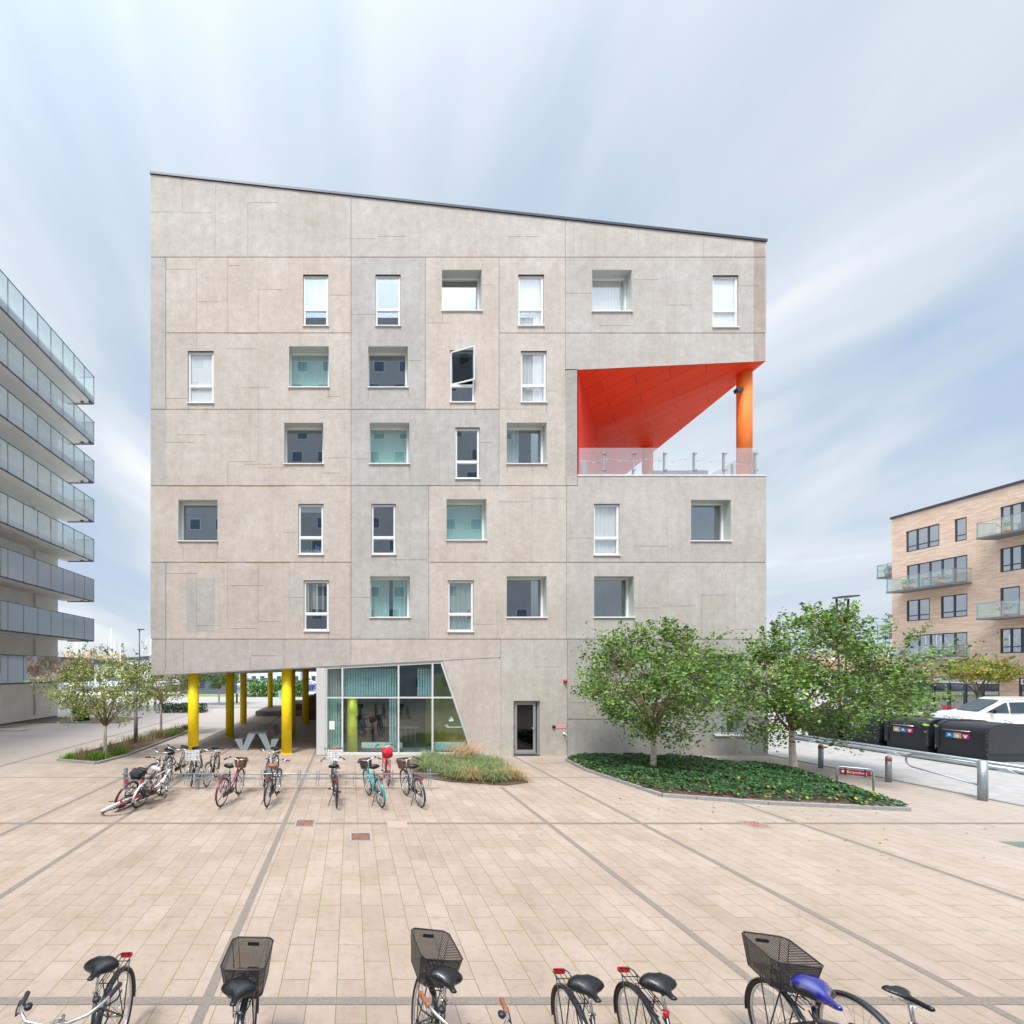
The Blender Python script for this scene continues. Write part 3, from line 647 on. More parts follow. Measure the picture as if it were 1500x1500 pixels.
for ang, ln in ((95, .20), (60, .15), (20, .13), (140, .10), (165, .13), (-10, .10), (200, .10)):
    a1 = radians(ang); d = Vector((cos(a1), 0, sin(a1))); p_ = Vector((cx, GF-.008, cz)); nn_ = Vector((-d.z, 0, d.x))*.018
    q.add([p_, p_+d*ln*.5+nn_, p_+d*ln, p_+d*ln*.5-nn_], [(0,1,2,3)])
part('leaf_emblem', q, simple('white_vinyl', (.82, .88, .8), .5, var=.02), FR, True)
q = MB(); q.box(fx(655), fx(679.5), GF-.011, GF-.007, fz(1065.9), fz(1065.1)); q.tube([(fx(653)+.06+.06*cos(t_*.6), GF-.009, fz(1063.6)+.035*sin(t_*.6)) for t_ in range(11)], .008, 6)
def text_mesh(txt, size, ext=.002):
    cu_ = bpy.data.curves.new('t', 'FONT'); cu_.body = txt; cu_.size = size; cu_.extrude = ext; o_ = bpy.data.objects.new('t', cu_); COL.objects.link(o_)
    me = bpy.data.meshes.new_from_object(o_.evaluated_get(bpy.context.evaluated_depsgraph_get())); m_ = MB()
    m_.add([v.co[:] for v in me.vertices], [tuple(p_.vertices) for p_ in me.polygons]); bpy.data.objects.remove(o_); bpy.data.curves.remove(cu_); bpy.data.meshes.remove(me); return m_
part('swash_lettering', q, simple('white_vinyl', (.82, .88, .8)), FR, True)

# ---- terrace: slab, red ceiling and walls, columns, glass balustrade
tzf = tz-.05
q = MB(); q.prism([(fx(846.4), FY+.02), (X1, FY+.02), (X1, 28), (fx(846.4), 28)], 'z', tzf-.2, tzf); part('terrace_floor', q, M_KERB, B, True)
A1 = P(846.3, 542, FY); A2 = P(1121, 529.6, FY); C3 = P(873, 629, 20.6); C4 = P(916, 695, 26.05); C5 = Vector((C3.x+.9, 26.05, C4.z)); C5 = P(873.5, 700, 26.05)
A4 = Vector((fx(1121)-.0, 26.05, C4.z))
C3T = P(873, 594, 20.6)
def tri(mb, *pts): mb.add(pts, [tuple(range(len(pts)))])
q = MB(); tri(q, A1, A2, C3); tri(q, A2, A4, C5, C3)
a1b, a2b = A1+Vector((0,0,.25)), A2+Vector((0,0,.25))
part('terrace_ceiling', q, M_RED, B, True)
q = MB(); tri(q, Vector((A1.x+.02, A1.y+.01, tzf)), Vector((A1.x+.02, A1.y+.01, A1.z)), C3, Vector((C3.x, C3.y, tzf))); tri(q, Vector((C3.x, C3.y, tzf)), C3, C5, Vector((C5.x, C5.y, tzf))); 

part('terrace_wall', q, simple('red_render', (.82, .035, .015), .6, var=.05), B, True)
q = MB(); q.box(fx(846.2)+.0, fx(1121.6), FY-.02, FY+.5, tz+.0, tz+.05); q.box(fx(1121.6)-.4, fx(1121.6), FY+.501, 26, tz, tz+.05); part('terrace_coping', q, simple('white_coping', (.75, .75, .74), .4), B, True)
for X, Y in ((16.33, 17.85), (16.0, 23.2)):
    zt = 15.62 if Y < 20 else 15.35
    q = MB().cyl((X, Y), .255, tzf, zt+.25, 32); part('column', q, M_ORA, B, True)
rail_gl = glass('balustrade_glass', (.93, .96, .95), .05, .13, (.86, .86, .90))
q = MB(); q.box(fx(849), fx(1116), FY+.13, FY+.145, tz+.05, fz(653.5)); q.box(fx(1116)-.012, fx(1116), FY+.16, 25.8, tz+.05, fz(653.5)); TR = part('balustrade', q, rail_gl, B, True)
q = MB()
for xx in (888, 932, 978, 1022, 1066, 1112):
    q.box(fx(xx)-.03, fx(xx)+.03, FY+.17, FY+.23, tz+.05, fz(659))
    for yy_ in (662, 686): q.cyl((fx(xx), FY+.15), .0, 0, 0, 4) if False else q.tube([(fx(xx)-.06, FY+.115, fz(yy_)), (fx(xx)+.06, FY+.115, fz(yy_))], .022, 8)
for k in range(6): q.box(fx(1112)-.03, fx(1112)+.03, FY+1.4*k+1.2, FY+1.4*k+1.26, tz+.05, fz(659))
part('balustrade_post', q, simple('stainless', (.36, .37, .40), .3, metal=.8), TR, True)
q = MB(); r_ = random.Random(5); pr = None; bl = MB(); px0 = 856
pts = []
for k in range(14):
    x = px0+k*19.5; y = 669+2.5*sin(k*2.1)+(5 if k > 10 else 0); pts.append(Vector((fx(x), FY+.28, fz(y))))
q.tube(pts, .006, 5)
for p_ in pts: q.tube([p_+Vector((0,0,-.0)), p_+Vector((0,0,-.05))], [.02, .03], 8)
single('string_lights', q, simple('warm_bulbs', (.75, .62, .55), .4), 'string of small bulbs looped along the inside of the terrace balustrade', 'string lights')
q = MB(); q.tube([(16.1, 17.7, 14.95), (15.9, 17.6, 14.9)], .03, 8); q.obox((15.82, 17.55, 14.85), (.12, 0, .02), (0, .09, 0), (.02, 0, -.07)); part('floodlight', q, M_DARKM, B, True)
# lounge furniture on the terrace
so_ = thing('garden_sofa', 'low grey outdoor corner sofa on the red terrace behind the glass balustrade', 'sofa', (14.6, 19.6, tzf))
q = MB(); q.rbox(-1.2, 1.2, -.4, .4, .08, .42, .03); part('seat', q, simple('sofa_grey', (.38, .41, .45), .8), so_)
q = MB(); q.rbox(-1.2, .3, -.55, -.41, .3, 1.12, .03); q.rbox(.31, 1.25, -.55, -.41, .3, 1.13, .03); part('backrest', q, simple('sofa_slate', (.22, .22, .27), .8), so_)
q = MB(); [q.box(a, a+.06, b, b+.06, 0, .08) for a in (-1.15, 1.09) for b in (-.35, .29)]; part('leg', q, M_DARKM, so_)
q = MB(); q.rbox(9.25, 9.75, 17.75, 18.2, tzf, tzf+.95, .04); q.rbox(9.33, 9.67, 17.8, 18.15, tzf+.94, tzf+1.2, .1)
single('covered_grill', q, simple('grey_cover', (.23, .29, .33), .8), 'grey covered grill standing at the inner end of the terrace', 'grill')

# ---- timber deck and steps at the back of the passage, picnic table
dk = simple('dark_deck_timber', (.20, .115, .095), .7, var=.3, scale=3)
T_ = thing('stepped_deck', 'dark brown stepped timber deck at the far end of the yellow columned passage', 'deck', (-4.3, 35, 0))
q = MB(); q.box(-7.2, -1.4, 32.4, 38.0, 0, .37); part('platform', q, simple('weathered_deck', (.30, .24, .22), .75, var=.25, scale=4), T_, True)
q = MB(); q.box(-4.9, -1.4, 33.4, 38.1, .37, .85); q.box(-3.6, -1.4, 34.4, 38.2, .85, 1.35); q.box(-3.0, -1.38, 30.0, 32.38, 0, .75); q.box(-2.75, -1.37, 29.2, 37, .75, 1.7); part('step', q, dk, T_, True)
pt = thing('picnic_table', 'grey metal picnic table with slatted top under the overhang', 'table', (-4.05, 20.0, 0))
tg = simple('blue_grey_metal', (.30, .36, .39), .5, var=.2, scale=30)
q = MB(); 
for k in range(5): q.box(-.38+.155*k, -.235+.155*k, -1.45, 1.5, .70, .74)
part('table_top', q, simple('grey_slats', (.22, .21, .21), .5, var=.3, scale=5), pt)
for s_ in (-1, 1):
    q = MB(); q.box(min(s_*.62, s_*.92), max(s_*.62, s_*.92), -1.45, 1.5, .42, .46); part('bench', q, simple('grey_slats', (.3, .3, .3)), pt)
    for k, yy_ in enumerate((-1.5, 1.51)):
        q = MB(); a = s_
        q.prism([(a*.05, .70), (a*.38, .70), (a*.66, 0), (a*.42, 0)], 'y', yy_, yy_+.04); q.prism([(a*.60, .0), (a*.70, 0), (a*.95, .47), (a*.62, .47)], 'y', yy_+.001, yy_+.039)
        part('leg', q, tg, pt)
# ============================================================ WHITE APARTMENT BUILDING WITH BALCONIES
A = thing('apartment_building', 'white apartment building with eight tiers of long glazed balconies', 'building', (-27, 22, 0))
WX, BX, YE, YB2 = -21.8, -19.5, 32.0, 32.7
MW = simple('white_render', (.86, .84, .80), .75, var=.05, scale=1.5)
q = MB(); ops = []
# wall with window openings between the slabs
def wall_x(mb, X, y0, y1, z0, z1, rects, thick=.2):     # plane X = const seen from +X
    ys = sorted({y0, y1, *[r[0] for r in rects], *[r[1] for r in rects]}); zs = sorted({z0, z1, *[r[2] for r in rects], *[r[3] for r in rects]})
    for i in range(len(ys)-1):
        for j in range(len(zs)-1):
            cy, cz = (ys[i]+ys[i+1])/2, (zs[j]+zs[j+1])/2
            if any(r[0] < cy < r[1] and r[2] < cz < r[3] for r in rects): continue
            mb.quad((X, ys[i], zs[j]), (X, ys[i+1], zs[j]), (X, ys[i+1], zs[j+1]), (X, ys[i], zs[j+1]))
    for a, b, c, d in rects:
        s_ = thick
        for p_, p2 in (((a, c), (b, c)), ((a, d), (b, d)), ((a, c), (a, d)), ((b, c), (b, d))):
            mb.quad((X, *p_), (X, *p2), (X+s_, *p2), (X+s_, *p_))
SZ = [2.7+3.0*k for k in range(8)]; SZ = [2.7, 5.7, 8.7, 11.75, 14.75, 17.7, 20.65, 23.7]
rects = []
for z in SZ[:-1]:
    for y in (4, 8.5, 13, 17.6, 22.2): rects.append((y, y+2.2, z+.32, z+2.55))
rects += [(21.0, 21.9, .9, 2.1), (24.9, 25.6, .55, 2.05), (14, 16, .1, 2.3)]
wall_x(q, WX, 0, YE, .35, 26.2, rects, -.2)
q.quad((WX, YE, .35), (-36, YE, .35), (-36, YE, 26.2), (WX, YE, 26.2)); q.quad((WX, 0, .35), (-36, 0, .35), (-36, 0, 26.2), (WX, 0, 26.2)); q.quad((WX, 0, 26.2), (-36, 0, 26.2), (-36, YE, 26.2), (WX, YE, 26.2))
part('wall', q, MW, A, True)
q = MB(); q.box(-36, WX-.02, .0, YE-.02, 0, .36); part('plinth', q, simple('dark_plinth', (.10, .10, .11), .7), A, True)
gfar = glass('apartment_glass', (.45, .52, .55), .35)
for a, b, c, d in rects:
    f_ = MB(); 
    for u0, u1, v0, v1 in ((a, a+.07, c, d), (b-.07, b, c, d), (a+.07, b-.07, c, c+.07), (a+.07, b-.07, d-.07, d), ((a+b)/2-.04, (a+b)/2+.04, c+.07, d-.07)): f_.box(WX-.15, WX-.09, u0, u1, v0, v1)
    W_ = part('window', f_, M_DARKM, A, True); g_ = MB(); g_.box(WX-.13, WX-.12, a+.07, b-.07, c+.07, d-.07); part('pane', g_, gfar, W_, True)
    g_ = MB(); g_.quad((WX-.2, a, c), (WX-.2, b, c), (WX-.2, b, d), (WX-.2, a, d)); part('curtain', g_, CUR['sheer'], W_, True)
q = MB(); q.tube([(WX+.06, 29.6, .4), (WX+.06, 29.6, 26)], .045, 8); part('drainpipe', q, MW, A, True)
q = MB(); 
for z in SZ[:-1]: q.box(WX, WX+.015, 24.2, 24.23, z+.9, z+2.1)
part('wall_trim', q, M_DARKM, A, True)
def m_frit():
    t = NT('fritted_glass'); tcn = t.n('ShaderNodeTexCoord'); sp = t.n('ShaderNodeSeparateXYZ'); t.l(tcn.outputs['Object'], sp.inputs[0])
    g = t.n('ShaderNodeBsdfGlossy'); g.inputs['Roughness'].default_value = .02; tr = t.n('ShaderNodeBsdfTransparent'); tr.inputs[0].default_value = (.82, .90, .90, 1)
    df = t.n('ShaderNodeBsdfDiffuse'); df.inputs[0].default_value = (.92, .95, .97, 1); tl = t.n('ShaderNodeBsdfTranslucent'); tl.inputs[0].default_value = (.92, .95, .97, 1)
    a = t.n('ShaderNodeMixShader'); a.inputs[0].default_value = .5; t.l(df.outputs[0], a.inputs[1]); t.l(tl.outputs[0], a.inputs[2])
    f = t.rng(sp.outputs[2], .4, 1.5, .34, .14); m1 = t.n('ShaderNodeMixShader'); t.l(f, m1.inputs[0]); t.l(tr.outputs[0], m1.inputs[1]); t.l(a.outputs[0], m1.inputs[2])
    m2 = t.n('ShaderNodeMixShader'); m2.inputs[0].default_value = .2; t.l(m1.outputs[0], m2.inputs[1]); t.l(g.outputs[0], m2.inputs[2]); t.l(m2.outputs[0], t.o.inputs[0]); return t.m
MF = m_frit(); slabm = simple('balcony_slab', (.88, .86, .83), .8, var=.06, scale=.8); fas = simple('slate_blue_fascia', (.46, .50, .62), .5, var=.08, scale=2); fasd = simple('reflection_dark_fascia', (.03, .035, .05), .4)  # dark fascia for the lowest tiers: a dark reflection put into the colour
for k, z in enumerate(SZ):
    y0 = 3.0; top = 1.62 if k < 7 else 2.0; zc = z
    s_ = MB(); s_.box(WX-.02, BX-.08, y0, YB2-.1, z+.0, z+.24)
    S_ = part('balcony', s_, slabm, A, loc=(0,0,0)); S_.data.transform(Matrix.Translation((27, -22, -z))); S_.location = (0, 0, z)
    def bp(nm, mb, mt): mb.shift((27, -22, -z)); return part(nm, mb, mt, S_)
    f_ = MB(); f_.box(BX-.08, BX-.05, y0, YB2-.1, z-.02, z+(.52 if k > 3 else .34)); f_.box(WX+.3, BX-.09, YB2-.1, YB2-.07, z-.02, z+.40); bp('fascia', f_, fas if k > 1 else fasd)
    f_ = MB(); f_.box(BX-.05, BX+.01, y0, YB2-.05, z-.07, z-.021); f_.box(WX+.3, BX-.051, YB2-.09, YB2-.04, z-.07, z-.021); bp('edge_trim', f_, M_DARKM)
    g_ = MB(); g_.box(BX-.01, BX+.0, y0, YB2-.02, z+.02, z+top); g_.box(WX+.3, BX-.02, YB2-.03, YB2-.02, z+.02, z+top); bp('balustrade_glass', g_, MF if k > 2 else glass('reflection_dark_balustrade', (.16, .22, .26), .26, .06, (.7, .78, .84)))  # lower tiers tinted dark, painting a dark reflection into the glass
    p_ = MB(); y = YB2-.02
    while y > y0: p_.box(BX-.05, BX+.006, y-.045, y-.02, z-.02, z+top); y -= 1.17
    p_.box(BX-.03, BX+.02, y0, YB2, z+top, z+top+.03); p_.box(WX+.3, BX-.031, YB2-.05, YB2, z+top, z+top+.03); p_.box(WX+.3, WX+.34, YB2-.06, YB2-.02, z, z+top)
    for xx in (-20.2, -19.62): p_.box(xx-.12, xx+.06, YB2-.4, YB2-.25, z-.075, z-.0)
    bp('handrail', p_, M_DARKM)
rr = random.Random(9)     # things stored on the low balconies
q = MB()
for k, z in enumerate(SZ[:3]):
    for y in (24, 25.5, 27.4, 29.0, 30.4): q.box(-20.9, -20.3, y, y+rr.uniform(.6, 1.3), z+.25, z+rr.uniform(.8, 1.35))
part('balcony_storage', q, simple('dark_furniture', (.035, .05, .055), .6), A, True)

# ============================================================ OPPOSITE BUILDINGS (stand behind the camera, mirrored in the panes)
def block(name, label, loc, X0_, X1_, Y0_, Y1_, H, mat_, fl=3.0, step=3.4, wz=1.5):
    o = thing(name, label, 'building', loc); q = MB(); q.box(X0_, X1_, Y0_, Y1_, 0, H); part('wall', q, mat_, o, True)
    q = MB(); q2 = MB(); z = 1.2; k = 0
    while z < H-2:
        x = X0_+1.0+(k % 3)*.7
        while x < X1_-2: 
            q.box(x, x+wz, Y1_-.02, Y1_+.04, z, z+1.5); q2.box(x+.1, x+wz-.1, Y1_+.041, Y1_+.05, z+.1, z+1.4); x += step
        z += fl; k += 1
    part('window_frame', q, M_WHITE, o, True); part('pane', q2, simple('opposite_glass', (.10, .19, .29), .15, var=.4), o, True); return o
block('office_building', 'grey rendered apartment block opposite the concrete building', (0, -22, 0), -30, 24, -34, -22, 50, simple('opposite_grey', (.50, .55, .62), .8, var=.06))
block('office_building', 'dark brick block opposite the terrace', (52, -20, 0), 44, 66, -32, -20, 18, simple('opposite_brick', (.20, .15, .13), .85, var=.15), 3.0, 4)

# ============================================================ PALE BRICK BUILDING
K = thing('brick_building', 'pale brick apartment building with dark framed windows and small glass balconies', 'building', (54, 30, 0))
KX = 47.8; KY0, KY1 = 18.0, 38.0
def ky(x): return KX*F/(x-PX)
def kz(x, y): return CZ+(PY-y)*ky(x)/F
wins = []   # y0,y1,z0,z1, panes, low transom
def KW(xa, xb, z0, z1, n, low=True): wins.append((ky(xb), ky(xa), z0, z1, n, low))
KW(1327, 1376, 13.6, 15.4, 3); KW(1398, 1416, 13.6, 15.4, 1); KW(1328, 1417, 10.35, 12.45, 5, False); KW(1328, 1362, 7.65, 9.45, 2); KW(1378, 1417, 7.65, 9.45, 2); KW(1329, 1417, 4.5, 6.45, 5, False)
KW(1465, 1512, 13.4, 15.45, 3, False); KW(1465, 1512, 10.65, 12.4, 3); KW(1465, 1494, 7.45, 9.5, 1, False); KW(1465, 1512, 4.7, 6.5, 3)
for z in (4.5, 7.5, 10.5, 13.5): wins.append((21, 24, z, z+1.9, 3, True)); wins.append((26.0, 27.6, z, z+1.9, 2, True))
shop = [(31.7, 37.2, .1, 2.95), (24.5, 30.8, .1, 2.95)]
q = MB(); wall_x(q, KX, KY0, KY1, 0, 16.8, [w_[:4] for w_ in wins]+shop, .22)
q.quad((KX, KY1, 0), (62, KY1, 0), (62, KY1, 16.8), (KX, KY1, 16.8)); q.quad((KX, KY0, 0), (62, KY0, 0), (62, KY0, 16.8), (KX, KY0, 16.8)); part('wall', q, M_BRICK, K, True)
q = MB(); q.box(KX-.08, 62, KY0-.08, KY1+.08, 16.8, 17.0); part('roof', q, M_DARKM, K, True)
FRM = simple('anthracite_frame', (.045, .05, .065), .45, var=.06)
gk = glass('brick_house_glass', (.5, .58, .62), .42)
for a, b, c, d, n, low in wins:
    f_ = MB(); t_ = .08; xx0, xx1 = KX+.05, KX+.13
    f_.box(xx0, xx1, a, a+t_, c, d); f_.box(xx0, xx1, b-t_, b, c, d); f_.box(xx0, xx1, a+t_, b-t_, d-t_, d); f_.box(xx0, xx1, a+t_, b-t_, c, c+t_)
    for i in range(1, n): yy = a+(b-a)*i/n; f_.box(xx0+.002, xx1-.002, yy-.05, yy+.05, c+t_, d-t_)
    if low: f_.box(xx0-.003, xx1+.003, a+t_, b-t_, c+.42, c+.5)
    W_ = part('window', f_, FRM, K, True); g_ = MB(); g_.box(KX+.09, KX+.1, a+t_, b-t_, c+t_, d-t_); part('pane', g_, gk, W_, True)
    g_ = MB(); g_.quad((KX+.21, a, c), (KX+.21, b, c), (KX+.21, b, d), (KX+.21, a, d)); part('curtain', g_, CUR['sheer'], W_, True)
bx = 46.3
def balc(y0, y1, z, clutter, xa=bx, xb=KX):
    s_ = MB(); s_.box(xa, xb, y0, y1, -.14, .0); S_ = part('balcony', s_, simple('grey_metal_balcony', (.15, .17, .17), .6), K, loc=(0, 0, z)); S_.data.transform(Matrix.Translation((-54, -30, 0)))
    def bp(nm, mb, mt): mb.shift((-54, -30, 0)); return part(nm, mb, mt, S_)
    g_ = MB(); g_.box(xa, xa+.012, y0, y1, .02, 1.05); g_.box(xa+.02, xb, y0, y0+.012, .02, 1.05); g_.box(xa+.02, xb, y1-.012, y1, .02, 1.05); bp('balustrade_glass', g_, glass('green_glass', (.93, .97, .96), .09, .05, (.84, .88, .88)))
    p_ = MB(); p_.box(xa-.02, xa+.03, y0, y1, 1.05, 1.09); p_.box(xa+.031, xb, y0-.01, y0+.03, 1.05, 1.09); p_.box(xa+.031, xb, y1-.03, y1+.01, 1.05, 1.09)
    n = max(2, round((y1-y0)/1.3))
    for i in range(n+1): yy = y0+.03+(y1-y0-.06)*i/n; p_.box(xa+.031, xa+.07, yy-.025, yy+.025, 0, 1.05)
    bp('handrail', p_, M_GALV)
    rr = random.Random(clutter)
    for i in range(3):
        yy = y0+.5+(y1-y0-1)*rr.random(); pt_ = MB(); pt_.lathe((xa+.4, yy, 0), [(0, 0), (.14, 0), (.2, .34), (.17, .34)], 12); bp('plant_pot', pt_, simple('terracotta', (.42, .16, .08), .8))
        lf = MB()
        for j in range(60):
            c_ = Vector((xa+.4+rr.gauss(0, .14), yy+rr.gauss(0, .16), .45+abs(rr.gauss(0, .2)))); u = Vector((rr.gauss(0, 1), rr.gauss(0, 1), rr.gauss(0, 1))).normalized()*.06; v = u.cross(Vector((rr.random(), 1, rr.random()))).normalized()*.04
            lf.quad(c_-u, c_+v, c_+u, c_-v, (.10+.1*rr.random(), .22, .04))
        bp('plant_leaves', lf, M_GRASS)
    ch = MB(); yy = (y0+y1)/2-.2; ch.tube([(xa+.5, yy-.25, 0), (xa+.9, yy+.2, .72)], .02, 6); ch.tube([(xa+.5, yy+.2, 0), (xa+.9, yy-.25, .72)], .02, 6); ch.box(xa+.4, xa+1.0, yy-.35, yy+.3, .72, .75); bp('balcony_table', ch, simple('teak', (.25, .15, .09), .6))
balc(33.1, 37.2, 10.25, 1); balc(33.2, 37.0, 4.35, 2); balc(26.8, 31.85, 13.25, 3); balc(26.8, 31.85, 7.3, 4)
for z in (12.0, 6.5): balc(38.05, 39.6, z, 5+int(z), 48.4, 50.4)
# ground floor shop
q = MB()
for a, b, c, d in shop:
    n = 6
    for i in range(n+1): yy = a+(b-a)*i/n; q.box(KX+.05, KX+.17, yy-(.0 if i == 0 else .08), yy+(.0 if i == n else .08), c, d)
    q.box(KX+.055, KX+.165, a, b, d-.1, d); q.box(KX+.055, KX+.165, a, b, c, c+.12); q.box(KX+.055, KX+.165, a, b, d-.62, d-.5)
W_ = part('shopfront', q, FRM, K, True)
q = MB(); q2 = MB(); q3 = MB()
for a, b, c, d in shop: q.box(KX+.1, KX+.11, a, b, c+.1, d-.1); q2.box(KX+.02, KX+.08, a+.1, b-.1, d-.5, d-.1); q3.quad((KX+.21, a, c), (KX+.21, b, c), (KX+.21, b, d), (KX+.21, a, d))
part('pane', q, glass('shop_glass', (.6, .6, .6), .22), W_, True); part('sign_band', q2, simple('shop_sign_white', (.78, .78, .8), .5, var=.03), W_, True); part('shop_interior', q3, simple('warm_shop_interior', (.38, .24, .18), .7, var=.6, scale=.9), W_, True)
q = MB(); q.box(KX-.0, KX+.02, 35.3, 35.75, 2.5, 2.82); q.box(KX-.0, KX+.02, 30.2, 30.6, 2.55, 2.78); part('sign_square', q, simple('magenta_sign', (.62, .01, .22), .5), W_, True)
q = MB()
for y0, y1 in ((33.0, 35.0), (36.0, 37.0)):
    yy = y0
    while yy < y1: q.box(KX+.0, KX+.018, yy, yy+.11, 2.58, 2.58+.1+.12*((yy*7) % 1)); yy += .19
part('sign_lettering', q, simple('grey_pink_letters', (.45, .30, .36), .5), W_, True)
# red cafe set in front of it
red = simple('red_lacquer', (.62, .03, .035), .4, var=.05)
def cafe_chair(x, y, rz, label):
    o = thing('cafe_chair', label, 'chair', (x, y, 0), rz, 'red cafe chairs'); q = MB()
    for k in range(4): q.box(-.2, .2, -.2+.1*k, -.12+.1*k, .44, .46)
    part('seat', q, red, o); q = MB(); [q.box(-.2, .2, .19, .205, .55+.11*k, .63+.11*k) for k in range(3)]; part('backrest', q, red, o)
    for s_ in (-.2, .2): q = MB(); q.tube([(s_, -.2, 0), (s_, .2, .86)], .016, 6); q.tube([(s_, .22, 0), (s_, -.15, .44)], .015, 6); part('leg', q, red, o)
G1 = lambda x, Y: (x-PX)/F*Y
cafe_chair(G1(1385, 32.0), 32.0, -pi/2+.3, 'red slatted folding chair facing the red cafe table with its back to the birch tree'); cafe_chair(G1(1424, 31.4), 31.4, pi/2, 'red slatted folding chair between the cafe table and the autumn tree')
o = thing('cafe_table', 'red slatted folding cafe table outside the shopfront', 'table', (G1(1404, 31.7), 31.7, 0)); q = MB()
for k in range(8): q.box(-.6+.15*k, -.47+.15*k, -.35, .35, .71, .73)
part('table_top', q, red, o)
for s_ in (-.3, .3): q = MB(); q.tube([(-.45, s_, 0), (.4, s_, .7)], .018, 6); q.tube([(.45, s_, 0), (-.4, s_, .7)], .018, 6); part('leg', q, red, o)

# ============================================================ VAN
def arc(cx, cz, r, a0, a1, n=8): return [(cx+r*cos(a0+(a1-a0)*i/n), cz+r*sin(a0+(a1-a0)*i/n)) for i in range(n+1)]
V = thing('parked_van', 'white panel van parked on the road beyond the black bins', 'van', (36.0, 23.4, 0), -.45)
MV = simple('white_van_paint', (.78, .79, .80), .25, var=.02, coat=.6)
# profile in x (front at -2.5), z
prof = [(-2.5, .35), (-2.56, .62), (-2.48, .92), (-2.2, 1.08), (-1.62, 1.18), (-.85, 1.82), (-.55, 1.95), (.3, 2.0), (2.3, 1.97), (2.45, 1.8), (2.5, .9), (2.48, .35)]
bm = bmesh.new(); W2 = .93
def ins(x, z, s): # tumblehome: body narrows towards the roof
    return s*(W2-max(0, z-1.0)*.14)
va = [bm.verts.new((x, ins(x, z, -1), z)) for x, z in prof]; vb = [bm.verts.new((x, ins(x, z, 1), z)) for x, z in prof]
bm.faces.new(va[::-1]); bm.faces.new(vb); n = len(prof)
for i in range(n): bm.faces.new((va[i], va[(i+1) % n], vb[(i+1) % n], vb[i]))
bmesh.ops.bevel(bm, geom=[e for e in bm.edges if len(e.link_faces) == 2 and e.calc_face_angle(0) > .7], offset=.07, segments=3, affect='EDGES')
me = bpy.data.meshes.new('body'); bm.to_mesh(me); bm.free(); me.materials.append(MV); part('body', me, None, V)
vg = simple('van_glass', (.03, .045, .05), .05, var=.3, scale=2, spec=1)
def side_poly(nm, pts, d, mat_):
    for s_ in (-1, 1):
        m_ = MB(); vs = [(x, ins(x, z, s_)+s_*d, z) for x, z in pts]+[(x, ins(x, z, s_)-s_*.02, z) for x, z in pts]; n = len(pts)
        m_.add(vs, [tuple(range(n))]+[(i, (i+1) % n, n+(i+1) % n, n+i) for i in range(n)]); part(nm, m_, mat_, V)
side_poly('side_window', [(-1.45, 1.17), (-.82, 1.68), (-.70, 1.72), (-.66, 1.15)], .006, vg); side_poly('side_window', [(-.60, 1.15), (-.64, 1.73), (.18, 1.78), (.14, 1.20)], .006, vg)
side_poly('roof_trim', [(-.75, 1.86), (.4, 1.93), (2.3, 1.9), (2.3, 1.87), (.4, 1.9), (-.72, 1.83)], .005, M_BLK); side_poly('door_seam', [(.3, .45), (.3, 1.9), (.315, 1.9), (.315, .45)], .003, M_BLK)
side_poly('sill_trim', [(-1.2, .35), (-1.2, .5), (1.2, .5), (1.2, .35)], .01, M_BLK); side_poly('handle', [(.0, .98), (.0, 1.03), (.22, 1.03), (.22, .98)], .02, M_BLK)
q = MB(); q.quad((-1.64, -.74, 1.19), (-1.64, .74, 1.19), (-.86, .72, 1.84), (-.86, -.72, 1.84)); q.shift((-.03, 0, .02)); part('windscreen', q, vg, V)
for s_ in (-1, 1):
    q = MB(); q.rbox(-1.32, -1.18, min(s_*.94, s_*1.14), max(s_*.94, s_*1.14), 1.12, 1.34, .04); part('mirror', q, M_BLK, V)
    q = MB(); q.rbox(-2.56, -2.36, min(s_*.62, s_*.9), max(s_*.62, s_*.9), .78, .95, .04); part('headlight', q, simple('lamp_lens', (.7, .72, .75), .1), V)
    for x in (-1.65, 1.55):
        q = MB(); c = (x, s_*.9, .33); q.lathe(c, [(.2, -.1*s_), (.33, -.1*s_), (.335, 0), (.33, .06*s_), (.2, .07*s_)], 24, 'y'); T_ = part('wheel', q, M_RUB, V)
        q = MB(); q.lathe(c, [(.21, .03*s_), (.16, .06*s_), (0, .05*s_)], 16, 'y'); part('rim', q, M_CHR, T_)

